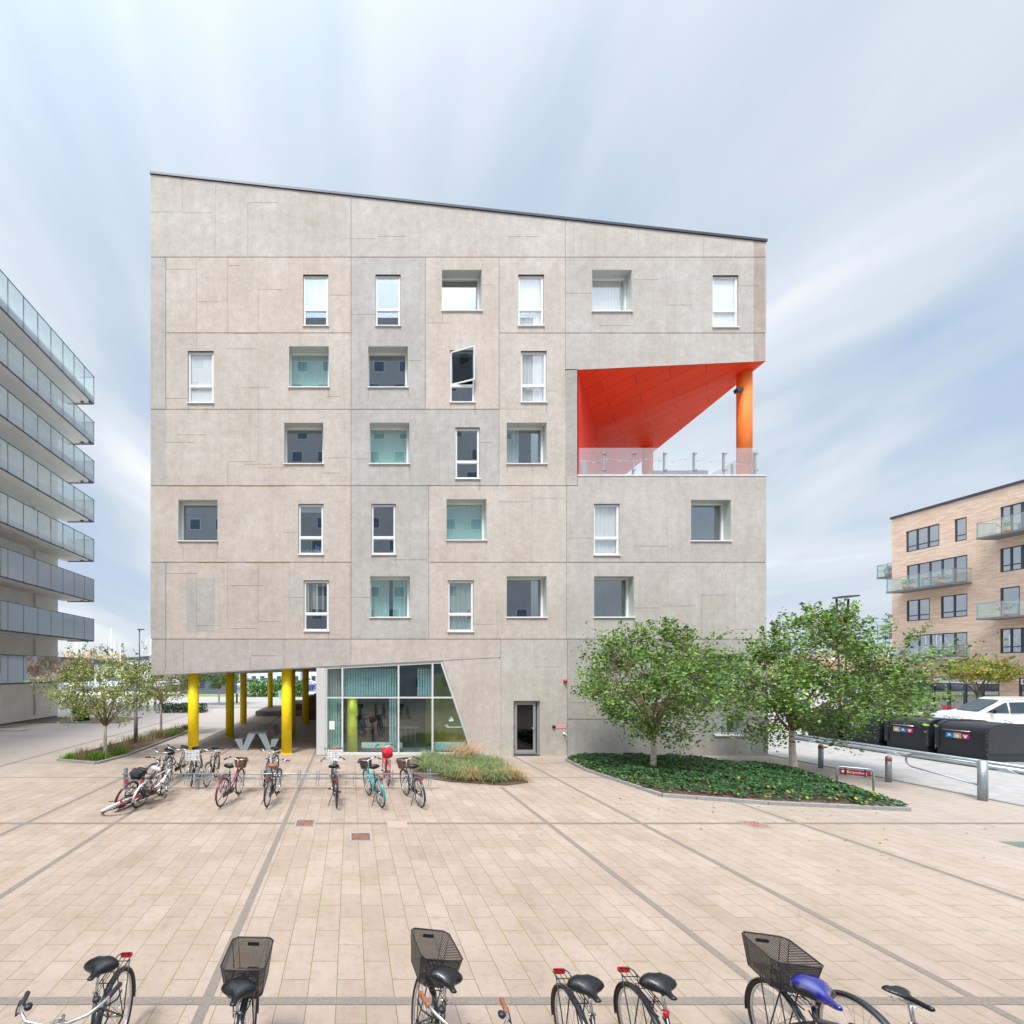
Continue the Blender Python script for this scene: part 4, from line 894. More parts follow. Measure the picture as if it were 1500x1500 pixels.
# ============================================================ BINS
def bin_(y0, y1, label, order):
    b = thing('recycling_container', label, 'container', (23.4, (y0+y1)/2, 0), 0, 'black recycling containers'); h = (y1-y0)/2-.03
    sec = lambda r, zt: [(-1.0, .22), (-1.02, .9)]+arc(-1.02+r, zt-r, r, pi, pi/2, 7)+arc(1.0-r, zt-r, r, pi/2, 0, 7)+[(1.0, .9), (.98, .22)]
    q = MB(); q.prism(sec(.38, 1.5), 'y', -h+.05, h-.05); part('body', q, M_BLK, b)
    for s_ in (-1, 1):
        q = MB(); o2 = [(-1.045, .5), (-1.045, 1.12)]+arc(-1.045+.4, 1.535-.4, .4, pi, pi/2, 7)+arc(1.03-.4, 1.535-.4, .4, pi/2, 0, 7)+[(1.03, .5)]; q.prism(o2, 'y', min(s_*h, s_*(h-.12)), max(s_*h, s_*(h-.12)))
        part('end_rib', q, simple('black_gloss_plastic', (.02, .022, .028), .3, var=.2), b)
    q = MB(); q.tube([(-1.0, -.25, 1.21), (-1.07, -.25, 1.21), (-1.07, .45, 1.21), (-1.0, .45, 1.21)], .014, 6); part('handle', q, M_CHR, b)
    for k, nm in enumerate(order):
        c = {'blue': (.015, .19, .50), 'beige': (.55, .42, .24), 'magenta': (.42, .01, .10)}[nm]; ya = .40-.21*k
        q = MB(); q.box(-1.034, -1.027, ya-.2, ya, .93, 1.12); st_ = part('sticker', q, simple(nm+'_sticker', c, .4, var=.03), b)
        q = MB(); yc = ya-.1
        poly = {'blue': [(-.05, .98), (.0, 1.0), (.05, .99), (.03, 1.07), (-.03, 1.07)], 'beige': [(-.045, .98), (.045, .98), (.045, 1.06), (-.045, 1.06)], 'magenta': [(-.03, .96), (.03, .96), (.035, 1.02), (.065, 1.03), (.05, 1.08), (.0, 1.06), (-.05, 1.08), (-.065, 1.03), (-.035, 1.02)]}[nm]
        q.add([(-1.037, yc+y_, z_) for y_, z_ in poly], [tuple(range(len(poly)))]); part('symbol', q, simple('pale_symbol', (.75, .78, .8), .5, var=.02), st_)
    q = MB()
    for s_ in (-.6, .6): q.tube([(-.3, s_, 1.5), (-.3, s_, 1.62), (-.2, s_+.1, 1.66), (-.1, s_, 1.6), (-.1, s_, 1.5)], .014, 6)
    part('lifting_loop', q, M_GALV, b)
    q = MB(); rr = random.Random(int(y0*10))
    for k in range(26):
        s_ = rr.choice((-1, 1)); zz_ = rr.uniform(.4, 1.3); q.box(-1.052, -1.03, s_*(h-.03)-.008, s_*(h-.03)+.008, zz_, zz_+.012)
    part('rivet', q, M_CHR, b)
bin_(15.05, 16.5, 'black rounded recycling container nearest the barrier post, stickers in blue, beige and magenta', ('blue', 'beige', 'magenta'))
bin_(16.62, 18.05, 'black rounded recycling container, second from the barrier post, half behind birch leaves', ('beige', 'blue', 'magenta'))
bin_(18.17, 19.6, 'black rounded recycling container, third from the barrier post, mostly behind the birch', ('blue', 'beige'))
bin_(19.72, 21.15, 'black recycling container at the far end of the row', ('beige', 'blue'))
q = MB()
for zc, r_, xo in ((.10, .085, 22.05), (.235, .055, 22.12)):
    q.tube([(xo, 12.6, zc), (xo, 21.4, zc)], r_, 12)
q.box(22.2, 24.6, 14.7, 21.3, .0, .2); 
for yy in (14.4, 17.4, 20.4): q.prism([(yy-.25, 0), (yy+.25, 0), (yy, .16)], 'x', 21.9, 22.1)
single('container_plinth', q, simple('pale_steel_rail', (.40, .44, .46), .4, metal=.4, var=.12), 'pale grey steel rail plinth running under the row of black containers', 'plinth')
q = MB()
for (x, y, b) in ((1199, 1095, 0),): pass
# bollards, barrier, street sign
def bollard(x, y, h, label, redcap=True):
    o = thing('bollard', label, 'bollard', (x, y, 0), 0, 'grey steel bollards'); q = MB(); q.cyl((0, 0), .068, 0, h-.06, 20); q.lathe((0, 0, h-.06), [(.068, 0), (.06, .03), (.03, .055), (0, .06)], 20); part('post', q, M_GALV, o)
    q = MB(); q.cyl((0, 0), .0705, h-.16, h-.06, 20); part('reflective_band', q, simple('faded_red_band', (.42, .10, .09), .5), o)
bollard(16.5, 15.1, .84, 'grey steel bollard with red band just behind the second birch trunk'); bollard(16.5, 13.2, .80, 'grey steel bollard with red band between the street name sign and the barrier')
bollard(16.6, 20.5, .95, 'grey steel bollard at the corner of the concrete building')
o = thing('swing_barrier', 'grey looped steel swing barrier on a thick round post', 'barrier', (16.6, 11.3, 0)); q = MB(); q.cyl((0, 0), .085, 0, 1.03, 24); q.lathe((0, 0, 1.03), [(.085, 0), (.07, .02), (0, .022)], 24); part('post', q, M_GALV, o)
pts = [(0, .06, .96)]+[(0, 1.35+.21*sin(a), .76+.20*cos(a)) for a in [pi*k/10 for k in range(11)]]+[(0, .07, .39)]
pts[0] = (0, .06, .96); q = MB(); q.tube([Vector(p_) for p_ in pts], .022, 10); part('loop_arm', q, M_GALV, o)
o = thing('street_sign', 'small dark red street name sign hung in a grey tube frame at the ivy tip', 'sign', (13.83, 11.8, 0), atan2(-.42, .5))
h = .33; q = MB(); pts = [(-h, 0, 0), (-h, 0, .66)]+[(-h+.08-.08*cos(a), 0, .66+.08*sin(a)) for a in (pi/6, pi/3, pi/2)]+[(h-.08+.08*sin(a), 0, .66+.08*cos(a)) for a in (0, pi/6, pi/3, pi/2)]+[(h, 0, 0)]
q.tube(pts, .022, 10); q.tube([(-h, 0, .515), (h, 0, .515)], .006, 6); part('frame', q, M_GALV, o)
q = MB(); q.rbox(-.28, .28, -.012, .006, .54, .69, .004); sp_ = part('sign_panel', q, simple('dark_red_enamel', (.22, .012, .02), .4, var=.03), o)
q = MB(); [q.box(x-.012, x+.012, -.018, .012, .52, .72) for x in (-.18, .18)]; part('clip', q, M_BLK, o)
q = text_mesh('Brandvej', .105); q.xf(Matrix.Translation((-.155, -.0145, .585)) @ Matrix.Rotation(pi/2, 4, 'X')); part('lettering', q, simple('pink_white_letters', (.72, .5, .52), .5, var=.02), sp_)
q = MB(); q.add([(-.26, -.0145, .615), (-.225, -.0145, .66), (-.165, -.0145, .635), (-.20, -.0145, .62), (-.215, -.0145, .58)], [(0, 1, 2, 3, 4)]); part('arrow_symbol', q, simple('pink_white_letters', (.7,.5,.5)), sp_)

# ============================================================ BEDS
def bed(name, poly, hk, mat_): q = MB(); q.prism(poly, 'z', .0, hk); return q
IV = [(8.15, 16.25), (8.0, 14.6), (8.42, 11.64), (10.6, 10.95), (13.55, 10.45), (14.6, 13.2), (14.9, 14.6), (12.5, 16.4), (9.0, 16.95)]
struct('planting_soil', bed('s', IV, .05, M_SOIL), M_SOIL)
q = MB(); n = len(IV)
for i in range(0, n):
    a, b = Vector((*IV[i], 0)), Vector((*IV[(i+1) % n], 0)); d = (b-a).normalized()*.0; nn_ = Vector((b.y-a.y, a.x-b.x, 0)).normalized()*.05
    m_ = int((b-a).length/.8)+1
    for k in range(m_): p0 = a+(b-a)*(k/m_); p1 = a+(b-a)*((k+.985)/m_); q.add([p0-nn_, p1-nn_, p1+nn_, p0+nn_]+[v+Vector((0,0,.09)) for v in (p0-nn_, p1-nn_, p1+nn_, p0+nn_)], [(3,2,1,0), (4,5,6,7), (0,1,5,4), (1,2,6,5), (2,3,7,6), (3,0,4,7)])
struct('bed_kerb', q, M_KERB)
def inside(p, poly):
    c = False; j = len(poly)-1
    for i in range(len(poly)):
        if (poly[i][1] > p[1]) != (poly[j][1] > p[1]) and p[0] < (poly[j][0]-poly[i][0])*(p[1]-poly[i][1])/(poly[j][1]-poly[i][1])+poly[i][0]: c = not c
        j = i
    return c
def edge_d(p, poly): 
    d = 9; P_ = Vector((p[0], p[1]))
    for i in range(len(poly)):
        a, b = Vector(poly[i]), Vector(poly[(i+1) % len(poly)]); t_ = max(0, min(1, (P_-a).dot(b-a)/(b-a).length_squared)); d = min(d, (P_-a-(b-a)*t_).length)
    return d
iv = MB(); rr = random.Random(21); k = 0
IVc = [p for p in IV]
from mathutils import noise as mn
while k < 15000:
    x, y = rr.uniform(7.9, 15), rr.uniform(10.3, 17)
    if not inside((x, y), IV): continue
    d = edge_d((x, y), IV)
    if y < 12.2 and d < .35 and rr.random() > .12+d*1.2 and x < 12.6: k += 1; continue
    hh = .10+.22*min(1, d/.7)*(.55+.9*mn.noise((x*1.6, y*1.6, 0)))+.05*mn.noise((x*7, y*7, 3))
    z_ = .06+max(0.02, hh)*(1-.5*rr.random()**3); s_ = rr.uniform(.028, .055)
    u = Vector((rr.gauss(0, 1), rr.gauss(0, 1), rr.gauss(0, .5))).normalized(); nrm = Vector((rr.gauss(0, .5), rr.gauss(-.35, .5), 1)).normalized(); v = nrm.cross(u).normalized(); u = v.cross(nrm)
    g_ = rr.random(); c = (.012+.025*g_, .05+.075*g_, .012+.015*g_)
    if rr.random() < .012 or (d < .3 and rr.random() < .12): c = (.22+.15*rr.random(), .25+.1*rr.random(), .04)
    p_ = Vector((x, y, z_)); iv.add([p_-u*s_, p_+v*s_*.8+u*.2*s_, p_+u*s_*1.1, p_-v*s_*.8+u*.2*s_, p_+nrm*s_*.12], [(0, 3, 4), (3, 2, 4), (2, 1, 4), (1, 0, 4)], c); k += 1
tag(part('ivy', iv, M_IVY, recalc=False), 'dark green ivy covering the kerbed bed under the two birches', 'ivy', kind='stuff')
BD = [(-11.1, 16.3), (-9.3, 15.7), (-8.95, 17.2), (-9.0, 23.5), (-9.7, 25.4), (-10.5, 24.0)]
struct('bed_soil', bed('s', BD, .05, M_SOIL), M_SOIL)
q = MB()
for i in range(len(BD)):
    a, b = Vector((*BD[i], 0)), Vector((*BD[(i+1) % len(BD)], 0)); nn_ = Vector((b.y-a.y, a.x-b.x, 0)).normalized()*.05
    m_ = int((b-a).length/.8)+1
    for k in range(m_): p0 = a+(b-a)*(k/m_); p1 = a+(b-a)*((k+.985)/m_); q.add([p0-nn_, p1-nn_, p1+nn_, p0+nn_]+[v+Vector((0,0,.08)) for v in (p0-nn_, p1-nn_, p1+nn_, p0+nn_)], [(3,2,1,0), (4,5,6,7), (0,1,5,4), (1,2,6,5), (2,3,7,6), (3,0,4,7)])
struct('bed_edging', q, M_KERB)
# ---- grasses
def blades(mb, cx, cy, n, h, spread, cols, r, w=.008, lean=(0, 0), rad=.16):
    for _ in range(n):
        a = r.uniform(0, 2*pi); d = Vector((cos(a), sin(a), 0)); l = h*r.uniform(.6, 1.15); s_ = spread*r.uniform(.3, 1.1); b = Vector((cx+r.gauss(0, rad), cy+r.gauss(0, rad), .0)); sd = Vector((-d.y, d.x, 0))*w*r.uniform(.7, 1.4)
        ln = Vector((lean[0], lean[1], 0)); c = r.choice(cols); k_ = r.uniform(.75, 1.25); c = tuple(min(.95, q_*k_) for q_ in c)
        P_ = [b+(d*s_+ln)*t_**1.5+Vector((0, 0, l*(1.9*t_-1.15*t_*t_*min(1.3, .6+s_/l*.7)))) for t_ in (0, .35, .68, 1)]
        vs = []
        for i, p_ in enumerate(P_[:-1]): vs += [p_-sd*(1-i*.22), p_+sd*(1-i*.22)]
        vs.append(P_[-1]); mb.add(vs, [(0, 1, 3, 2), (2, 3, 5, 4), (4, 5, 6)], c)
GB = [(2.3, 15.9), (2.3, 14.3), (3.2, 13.3), (4.6, 12.9), (5.25, 13.3), (5.2, 15.2), (4.9, 16.6), (3.6, 16.9)]
q = MB(); q.prism([(2.0, 16.3), (2.0, 13.9), (3.0, 13.2), (4.6, 12.75), (5.4, 13.1), (5.3, 15.3), (5, 17), (2.4, 17)], 'z', 0, .03); struct('grass_bed_soil', q, M_SOIL)
gm = MB(); rr = random.Random(33); gc = [(.26, .38, .14), (.22, .30, .10), (.13, .22, .12), (.30, .34, .12), (.40, .36, .16), (.20, .28, .16)]; gd = [(.52, .36, .18), (.45, .30, .15), (.38, .36, .14)]
k = 0
for cx, cy in ((2.75, 15.5), (2.7, 14.6), (3.2, 14.0), (3.3, 15.0), (3.8, 13.5), (3.9, 14.4), (4.4, 13.3), (4.5, 14.2), (5.0, 13.5), (4.95, 14.4), (3.5, 15.9), (4.1, 15.4), (4.7, 15.2), (4.5, 16.1), (4.2, 13.9), (3.4, 13.55), (5.1, 15.4), (3.1, 16.4)):
    blades(gm, cx, cy, 420, .50, .80, gd if k in (8, 4) else gc, rr, .007, (-.05, -.05)); k += 1
for _ in range(2): blades(gm, 3.9, 16.0, 110, .85, .45, [(.62, .38, .20), (.66, .44, .26)], rr, .006, (.55, 0), .25)
blades(gm, 4.4, 16.2, 90, .8, .4, [(.66, .42, .24)], rr, .006, (.8, 0), .2)
tag(part('ornamental_grass', gm, M_GRASS, recalc=False), 'mound of arching ornamental grasses beside the glazed shopfront', 'grass', kind='stuff')
gm = MB()
for i in range(26):
    t_ = rr.random(); x = -10.7+1.2*rr.random()+.4*t_; y = 16.4+8*t_; blades(gm, x, y, 60, .42, .22, [(.34, .27, .13), (.28, .28, .10), (.42, .33, .18)], rr, .008)
tag(part('dry_grass', gm, M_GRASS, recalc=False), 'tufts of dry straw coloured grass along the narrow soil bed', 'grass', kind='stuff')
for x, y, h_, lb in ((-10.75, 16.55, .22, 'small bright green grass clump at the near tip of the narrow bed'), (-9.6, 16.3, .32, 'bright green grass clump in front of the white birch trunk'), (-9.35, 17.3, .36, 'wide bright green grass clump just beyond the white birch trunk'),
                     (-9.35, 22.3, .40, 'bright green grass clump beside the pinkish birch trunk'), (-9.4, 24.6, .35, 'dark green grass clump at the far tip of the narrow bed')):
    q = MB(); blades(q, 0, 0, 260, h_, h_*.8, [(.16, .34, .03), (.24, .42, .04), (.12, .25, .03)], rr, .009, rad=.14); o = part('grass_clump', q, M_GRASS, None, loc=(x, y, .05), recalc=False); tag(o, lb, 'grass clump', 'green clumps in the narrow bed')

# ============================================================ TREES
def tree(name, label, base, th, crown, nleaf, ls, cols, seed, trunk_r=.07, limbs=9, group=None, wind=(0, 0), nt_=170, shoots=14, bark=None, tsp=.21, flat=.8, gap=.0):
    r = random.Random(seed); o = thing(name, label, 'tree', (base[0], base[1], base[2] if len(base) > 2 else 0), 0, group)
    (cx, cy, cz), (rx, ry, rz) = crown        # relative to base
    tr = MB(); top = Vector((r.uniform(-.06, .06), r.uniform(-.06, .06), th)); mid = top*.5+Vector((r.uniform(-.04, .04), 0, 0))
    tr.tube([(0, 0, -.02), (0, 0, .05), mid, top], [trunk_r*1.35, trunk_r*1.1, trunk_r*.95, trunk_r*.8], 12); part('trunk', tr, bark or M_BARK, o)
    br = MB(); ends = []; nodes = []
    for i in range(limbs):
        a = 2*pi*i/limbs+r.uniform(-.3, .3); e = r.uniform(.1, 1.15); rr_ = r.uniform(.55, .85)
        tgt = Vector((cx+rx*rr_*cos(a)*cos(e*.9), cy+ry*rr_*sin(a)*cos(e*.9), cz-rz*.3+rz*1.05*sin(e)*rr_))
        s0 = top*r.uniform(.82, 1.0); P_ = [s0]
        for t_ in (.25, .5, .75, 1): P_.append(s0.lerp(tgt, t_)+Vector((r.gauss(0, .05), r.gauss(0, .05), .18*sin(pi*t_)))*(rx/2.5))
        br.tube(P_, [trunk_r*.55, trunk_r*.42, trunk_r*.3, trunk_r*.2, trunk_r*.1], 6); nodes += P_[1:]
    for i in range(nt_):
        while True:
            d = Vector((r.uniform(-1, 1), r.uniform(-1, 1), r.uniform(-1, 1)))
            if .25 < d.length < 1: break
        lump = 1+.5*mn.noise(d.normalized()*1.9+Vector((seed, 0, 0)))+.3*mn.noise(d.normalized()*4.2+Vector((seed, 5, 0)))
        d = d.normalized()*(d.length**.55)*lump
        if d.z < 0: d.z *= flat
        p_ = Vector((cx+d.x*rx, cy+d.y*ry, cz+d.z*rz)); ends.append((p_, False))
    for i in range(shoots):
        a = r.uniform(0, 2*pi); q_ = r.uniform(0, .8); b_ = Vector((cx+rx*q_*cos(a), cy+ry*q_*sin(a), cz+rz*sqrt(1-q_*q_)*.85)); ends.append((b_+Vector((r.gauss(0, .1)+wind[0], r.gauss(0, .1), r.uniform(.3, .8)*rz*.62)), True))
    lf = MB()
    per = nleaf//len(ends)
    for p_, sh_ in ends:
        kk = .72+.5*r.random(); nd = min(nodes, key=lambda n_: (n_-p_).length); m_ = nd.lerp(p_, .5)+Vector((r.gauss(0, .06), r.gauss(0, .06), .05)); br.tube([nd, m_, p_], [trunk_r*.13, trunk_r*.09, trunk_r*.04], 4, caps=False)
        for j in range(per if not sh_ else per//2):
            if sh_: t_ = r.random(); c_ = m_.lerp(p_, .3+.75*t_)+Vector((r.gauss(0, .05), r.gauss(0, .05), r.gauss(0, .03)))
            else: t_ = r.random(); c_ = nd.lerp(p_, .5+.55*t_)+Vector((r.gauss(0, tsp), r.gauss(0, tsp), r.gauss(0, tsp*.62)))*(rx/2.9)
            s_ = ls*r.uniform(.6, 1.25); u = Vector((r.gauss(wind[0]*2, 1), r.gauss(0, 1), r.gauss(-.35, .55))).normalized(); nr = Vector((r.gauss(0, .8), r.gauss(-.5, .8), r.gauss(.6, .6))).normalized(); v = nr.cross(u)
            if v.length < .1: continue
            v.normalize(); nr = u.cross(v).normalized()
            hgt = (c_.z-(cz-rz))/(2*rz); c1 = r.choice(cols); k_ = r.uniform(.6, 1.35)*kk; c1 = tuple(q2*k_ for q2 in c1)
            lf.add([c_-u*s_*.5, c_+v*s_*.36-u*s_*.08+nr*s_*.1, c_+u*s_*.62, c_-v*s_*.36-u*s_*.08+nr*s_*.1], [(0, 1, 2), (0, 2, 3)], c1)
    part('branches', br, bark or LIMB, o); part('crown', lf, M_LEAF, o, recalc=False)
    return o
GRN = [(.13, .24, .045), (.17, .30, .055), (.09, .18, .045), (.22, .36, .06), (.14, .26, .07), (.06, .13, .035), (.28, .42, .08), (.20, .34, .06)]
LIMB = simple('brown_twig', (.20, .14, .10), .8, var=.3, scale=14)
tree('birch_tree', 'leafy green birch with white trunk, standing wholly before the concrete wall', (10.12, 14.4), 1.5, ((.05, 0, 2.95), (2.45, 2.1, 1.75)), 17500, .098, GRN, 5, .085, 11, 'birches in the ivy bed', (.12, 0), 230, 46, flat=1.0)
tree('birch_tree', 'leafy green birch with white trunk, its crown reaching past the building corner', (14.75, 14.3), 1.55, ((.78, 0, 3.05), (2.75, 2.4, 2.05)), 22000, .10, GRN, 8, .095, 12, 'birches in the ivy bed', (.3, 0), 270, 56, flat=1.0)
LGR = [(.32, .38, .08), (.24, .34, .07), (.40, .40, .12), (.17, .26, .06), (.46, .46, .17), (.28, .31, .1)]
pinkbark = simple('pinkish_bark', (.52, .38, .33), .8, var=.3, scale=14)
tree('birch_tree', 'sparse yellowish green birch with white trunk at the near end of the narrow bed', (-9.78, 17.1, .05), 1.35, ((.0, 0, 2.6), (2.15, 1.9, 1.5)), 9500, .085, LGR, 12, .06, 12, 'birches in the narrow bed', (.05, 0), 150, 12)
tree('birch_tree', 'sparse yellowish green birch with pinkish trunk behind the lamp post', (-10.15, 23.0, .05), 1.7, ((.1, 0, 2.95), (2.2, 1.9, 1.6)), 6500, .095, LGR, 14, .06, 10, 'birches in the narrow bed', (.05, 0), 140, 10, pinkbark)
tree('small_tree', 'small round crowned tree turning orange in front of the brick building', (45.2, 31.0), 1.9, ((.2, 0, 3.35), (2.3, 1.6, 1.05)), 6500, .12, [(.26, .34, .05), (.42, .27, .05), (.32, .38, .06), (.18, .30, .05), (.14, .26, .05), (.48, .30, .08)], 17, .07, 9, None, (0, 0), 120, 6, simple('dark_bark', (.12, .08, .06), .9, var=.3))
tree('harbour_tree', 'dark green tree behind the yellow columns by the quay', (-13.5, 44), 1.8, ((0, 0, 3.2), (2.6, 2, 1.6)), 5000, .17, GRN, 19, .1, 8, None, (0, 0), 110, 4)
def shrub(name, label, cat, x, y, rx, ry, h, n, ls, cols, seed, group=None):
    r = random.Random(seed); q = MB()
    for _ in range(n):
        d = Vector((r.uniform(-1, 1), r.uniform(-1, 1), r.uniform(0, 1)))
        m_ = max(abs(d.x), abs(d.y), d.z); c_ = Vector((d.x*rx, d.y*ry, d.z*h*(1+.15*mn.noise((d.x*rx*1.5, d.y*2, seed))))); s_ = ls*r.uniform(.6, 1.3)
        u = Vector((r.gauss(0, 1), r.gauss(0, 1), r.gauss(0, .8))).normalized(); v = u.cross(Vector((r.gauss(0, 1), r.gauss(0, 1), 1))).normalized(); c = r.choice(cols)
        q.quad(c_-u*s_, c_+v*s_*.6, c_+u*s_, c_-v*s_*.6, c)
    tag(part(name, q, M_LEAF, None, loc=(x, y, 0), recalc=False), label, cat, group)
shrub('round_bush', 'bright green rounded bush on the lawn strip between the yellow columns', 'bush', -11.2, 57.5, 2.6, 1.5, 2.3, 2600, .16, [(.10, .26, .04), (.16, .34, .06), (.06, .16, .03)], 1)
shrub('round_bush', 'bright green bush beside the pale green litter bin', 'bush', -7.3, 57.5, 1.5, 1.4, 2.2, 1600, .16, [(.08, .20, .05), (.14, .28, .06)], 2)
shrub('low_hedge', 'low dark green hedge behind the nearest yellow column', 'hedge', -13.9, 35.5, 1.9, .7, .75, 2600, .07, [(.02, .07, .02), (.035, .10, .025)], 3)

fl = MB(); rr = random.Random(55)
for _ in range(150):
    if rr.random() < .6: x, y = rr.gauss(9.5, 2.6), rr.gauss(10.6, 1.2)
    else: x, y = rr.uniform(-12, 8), rr.uniform(8.5, 16.5)
    if inside((x, y), IV) or 1.9 < x < 5.5 and y > 12.6: continue
    a = rr.uniform(0, 6.3); s_ = rr.uniform(.02, .04); u = Vector((cos(a), sin(a), rr.uniform(-.2, .2)))*s_; v = Vector((-sin(a), cos(a), rr.uniform(-.2, .2)))*s_*.6; c_ = Vector((x, y, .014))
    fl.add([c_-u, c_+v, c_+u, c_-v], [(0, 1, 2, 3)], rr.choice(((.45, .33, .06), (.30, .16, .05), (.2, .22, .05), (.5, .38, .12))))
tag(part('fallen_leaves', fl, M_GRASS, recalc=False), 'scattered yellow and brown leaves lying on the paving near the beds', 'leaves', kind='stuff')
# ============================================================ BICYCLES
def W_tyre(r=.34, tr=.019): q = MB(); q.tube([(r*cos(a), 0, r*sin(a)) for a in [2*pi*k/44 for k in range(44)]], tr, 8, closed=True); return q
def W_rim(r=.315): q = MB(); q.tube([(r*cos(a), 0, r*sin(a)) for a in [2*pi*k/44 for k in range(44)]], .011, 6, closed=True); return q
def W_spokes(n=28):
    q = MB(); q.tube([(0, -.045, 0), (0, .045, 0)], .018, 10); q.tube([(0, -.06, 0), (0, .06, 0)], .008, 8)
    for k in range(n):
        a = 2*pi*k/n; s_ = .025*(1 if k % 2 else -1); b = a+(.35 if k % 4 < 2 else -.35)
        q.tube([(.018*cos(b), s_, .018*sin(b)), (.31*cos(a), 0, .31*sin(a))], .0016, 3, caps=False)
    return q
_bc = {}
def bm_(key, fn, mat_):
    k = (key, mat_.name)
    if k not in _bc: me = fn().mesh(key.split('|')[0]); me.materials.append(mat_); _bc[k] = me
    return _bc[k]
WB = 1.08; XR, XF = -.52, .56; HD = (.30, .84); HB = (.37, .60)        # rear hub, front hub, head tube top and bottom
def fr_mesh(low):
    def f():
        q = MB(); bb = (-.04, 0, .29); st_ = (-.19, 0, .80); rh = (XR, 0, .345)
        q.tube([bb, st_], .016, 10); q.tube([(HD[0], 0, HD[1]), (HB[0], 0, HB[1])], .019, 10)
        q.tube([(HB[0]-.005, 0, HB[1]+.03), bb], .019, 10)
        if low: q.tube([(HD[0]+.02, 0, HD[1]-.07), (.1, 0, .52), (-.10, 0, .44)], .014, 10)
        else: q.tube([(HD[0]+.01, 0, HD[1]-.03), (-.17, 0, .74)], .015, 10)
        for s_ in (-1, 1): q.tube([(bb[0], s_*.02, bb[2]), (-.25, s_*.05, .31), (XR, s_*.062, .345)], .009, 8); q.tube([(-.165, s_*.015, .70), (-.3, s_*.045, .57), (XR, s_*.062, .345)], .008, 8)
        q.tube([(bb[0], -.035, bb[2]), (bb[0], .035, bb[2])], .024, 12); return q
    return f
def fork_mesh():
    q = MB(); q.tube([(HB[0]-.0, 0, HB[1]-.01), (HB[0]+.008, 0, HB[1]-.05)], .017, 8)
    for s_ in (-1, 1): q.tube([(HB[0]+.008, 0, HB[1]-.03), (HB[0]+.02, s_*.045, HB[1]-.06), (HB[0]+.085, s_*.055, .48), (XF, s_*.058, .345)], .011, 8)
    return q
def hb_mesh(kind):
    def f():
        q = MB(); q.tube([(HD[0], 0, HD[1]-.01), (HD[0]-.035, 0, HD[1]+.14)], .012, 8); q.tube([(HD[0]-.035, 0, HD[1]+.14), (HD[0]+.03, 0, HD[1]+.16)], .014, 8)
        c = (HD[0]+.03, HD[1]+.16)
        for s_ in (-1, 1):
            if kind == 'swept': q.tube([(c[0], 0, c[1]), (c[0]+.04, s_*.07, c[1]+.005), (c[0]+.03, s_*.19, c[1]+.04), (c[0]-.06, s_*.27, c[1]+.06), (c[0]-.24, s_*.31, c[1]+.045)], .011, 10)
            else: q.tube([(c[0], 0, c[1]), (c[0], s_*.18, c[1]+.01), (c[0]-.04, s_*.32, c[1]+.01)], .011, 8)
        return q
    return f
def grip_mesh(kind, s_):
    def f():
        q = MB(); c = (HD[0]+.03, HD[1]+.16)
        a, b = (Vector((c[0]-.10, s_*.28, c[1]+.058)), Vector((c[0]-.25, s_*.312, c[1]+.043))) if kind == 'swept' else (Vector((c[0]-.02, s_*.22, c[1]+.01)), Vector((c[0]-.045, s_*.335, c[1]+.01)))
        q.tube([a, a.lerp(b, .1), a.lerp(b, .5), a.lerp(b, .95), b], [.014, .019, .017, .018, .012], 10); return q
    return f
def lever_mesh(kind, s_):
    def f():
        q = MB(); c = (HD[0]+.03, HD[1]+.16); p_ = Vector((c[0]-.05, s_*.265, c[1]+.055)) if kind == 'swept' else Vector((c[0]-.01, s_*.2, c[1]))
        q.tube([p_, p_+Vector((.01, s_*.02, -.02)), p_+Vector((-.08, s_*.06, -.045)), p_+Vector((-.15, s_*.07, -.03))], .006, 6); q.lathe(p_+Vector((0, -s_*.05, .03)), [(0, -.02), (.022, -.018), (.028, 0), (.022, .012), (0, .016)], 12); return q
    return f
def saddle_mesh(kind):
    def f():
        q = MB(); n, m_ = 18, 16; vs = []; L_ = .27
        for i in range(n+1):
            t_ = i/n; x = -.13+L_*t_
            if kind == 'sport': wd = .072*max(0, 1-((t_-.0)/.5)**2)**.6 + .018 if t_ < .5 else .018+.0*t_; wd = .074*math.exp(-((t_-.14)/.22)**2)+.020; hh = .022
            else: wd = .118*math.exp(-((t_-.26)/.25)**2.0)+.025; hh = .052*math.exp(-((t_-.25)/.35)**2)+.016
            e = min(1, t_/.08+.05)*min(1, (1-t_)/.06+.05); e = e**.5; wd *= e
            z0 = .02*(t_-.3)**2*2+(.012 if t_ > .9 else 0)*0
            for k in range(m_):
                a = 2*pi*k/m_; y = wd*cos(a); zt_ = hh*e*sin(a)*(1.0 if sin(a) > 0 else .75)
                if sin(a) > 0 and t_ < .5: zt_ -= .012*math.exp(-(y/.022)**2)*(1-t_*2)
                vs.append((x, y, z0+zt_))
        fs = [(i*m_+k, i*m_+(k+1) % m_, (i+1)*m_+(k+1) % m_, (i+1)*m_+k) for i in range(n) for k in range(m_)]+[tuple(range(m_))[::-1], tuple(n*m_+k for k in range(m_))]
        return q.add(vs, fs, None, True)
    return f
def post_mesh():
    q = MB(); q.tube([(-.188, 0, .79), (-.218, 0, .93)], .013, 8); q.tube([(-.16, -.02, .935), (-.27, -.02, .925)], .004, 5); q.tube([(-.16, .02, .935), (-.27, .02, .925)], .004, 5); q.tube([(-.195, -.03, .80), (-.195, .03, .80)], .009, 6)
    for s_ in (-.045, .045): q.tube([(-.30+.01*k, s_+.010*cos(k*1.6), .915+.010*sin(k*1.6)) for k in range(4)], .004, 4)
    return q
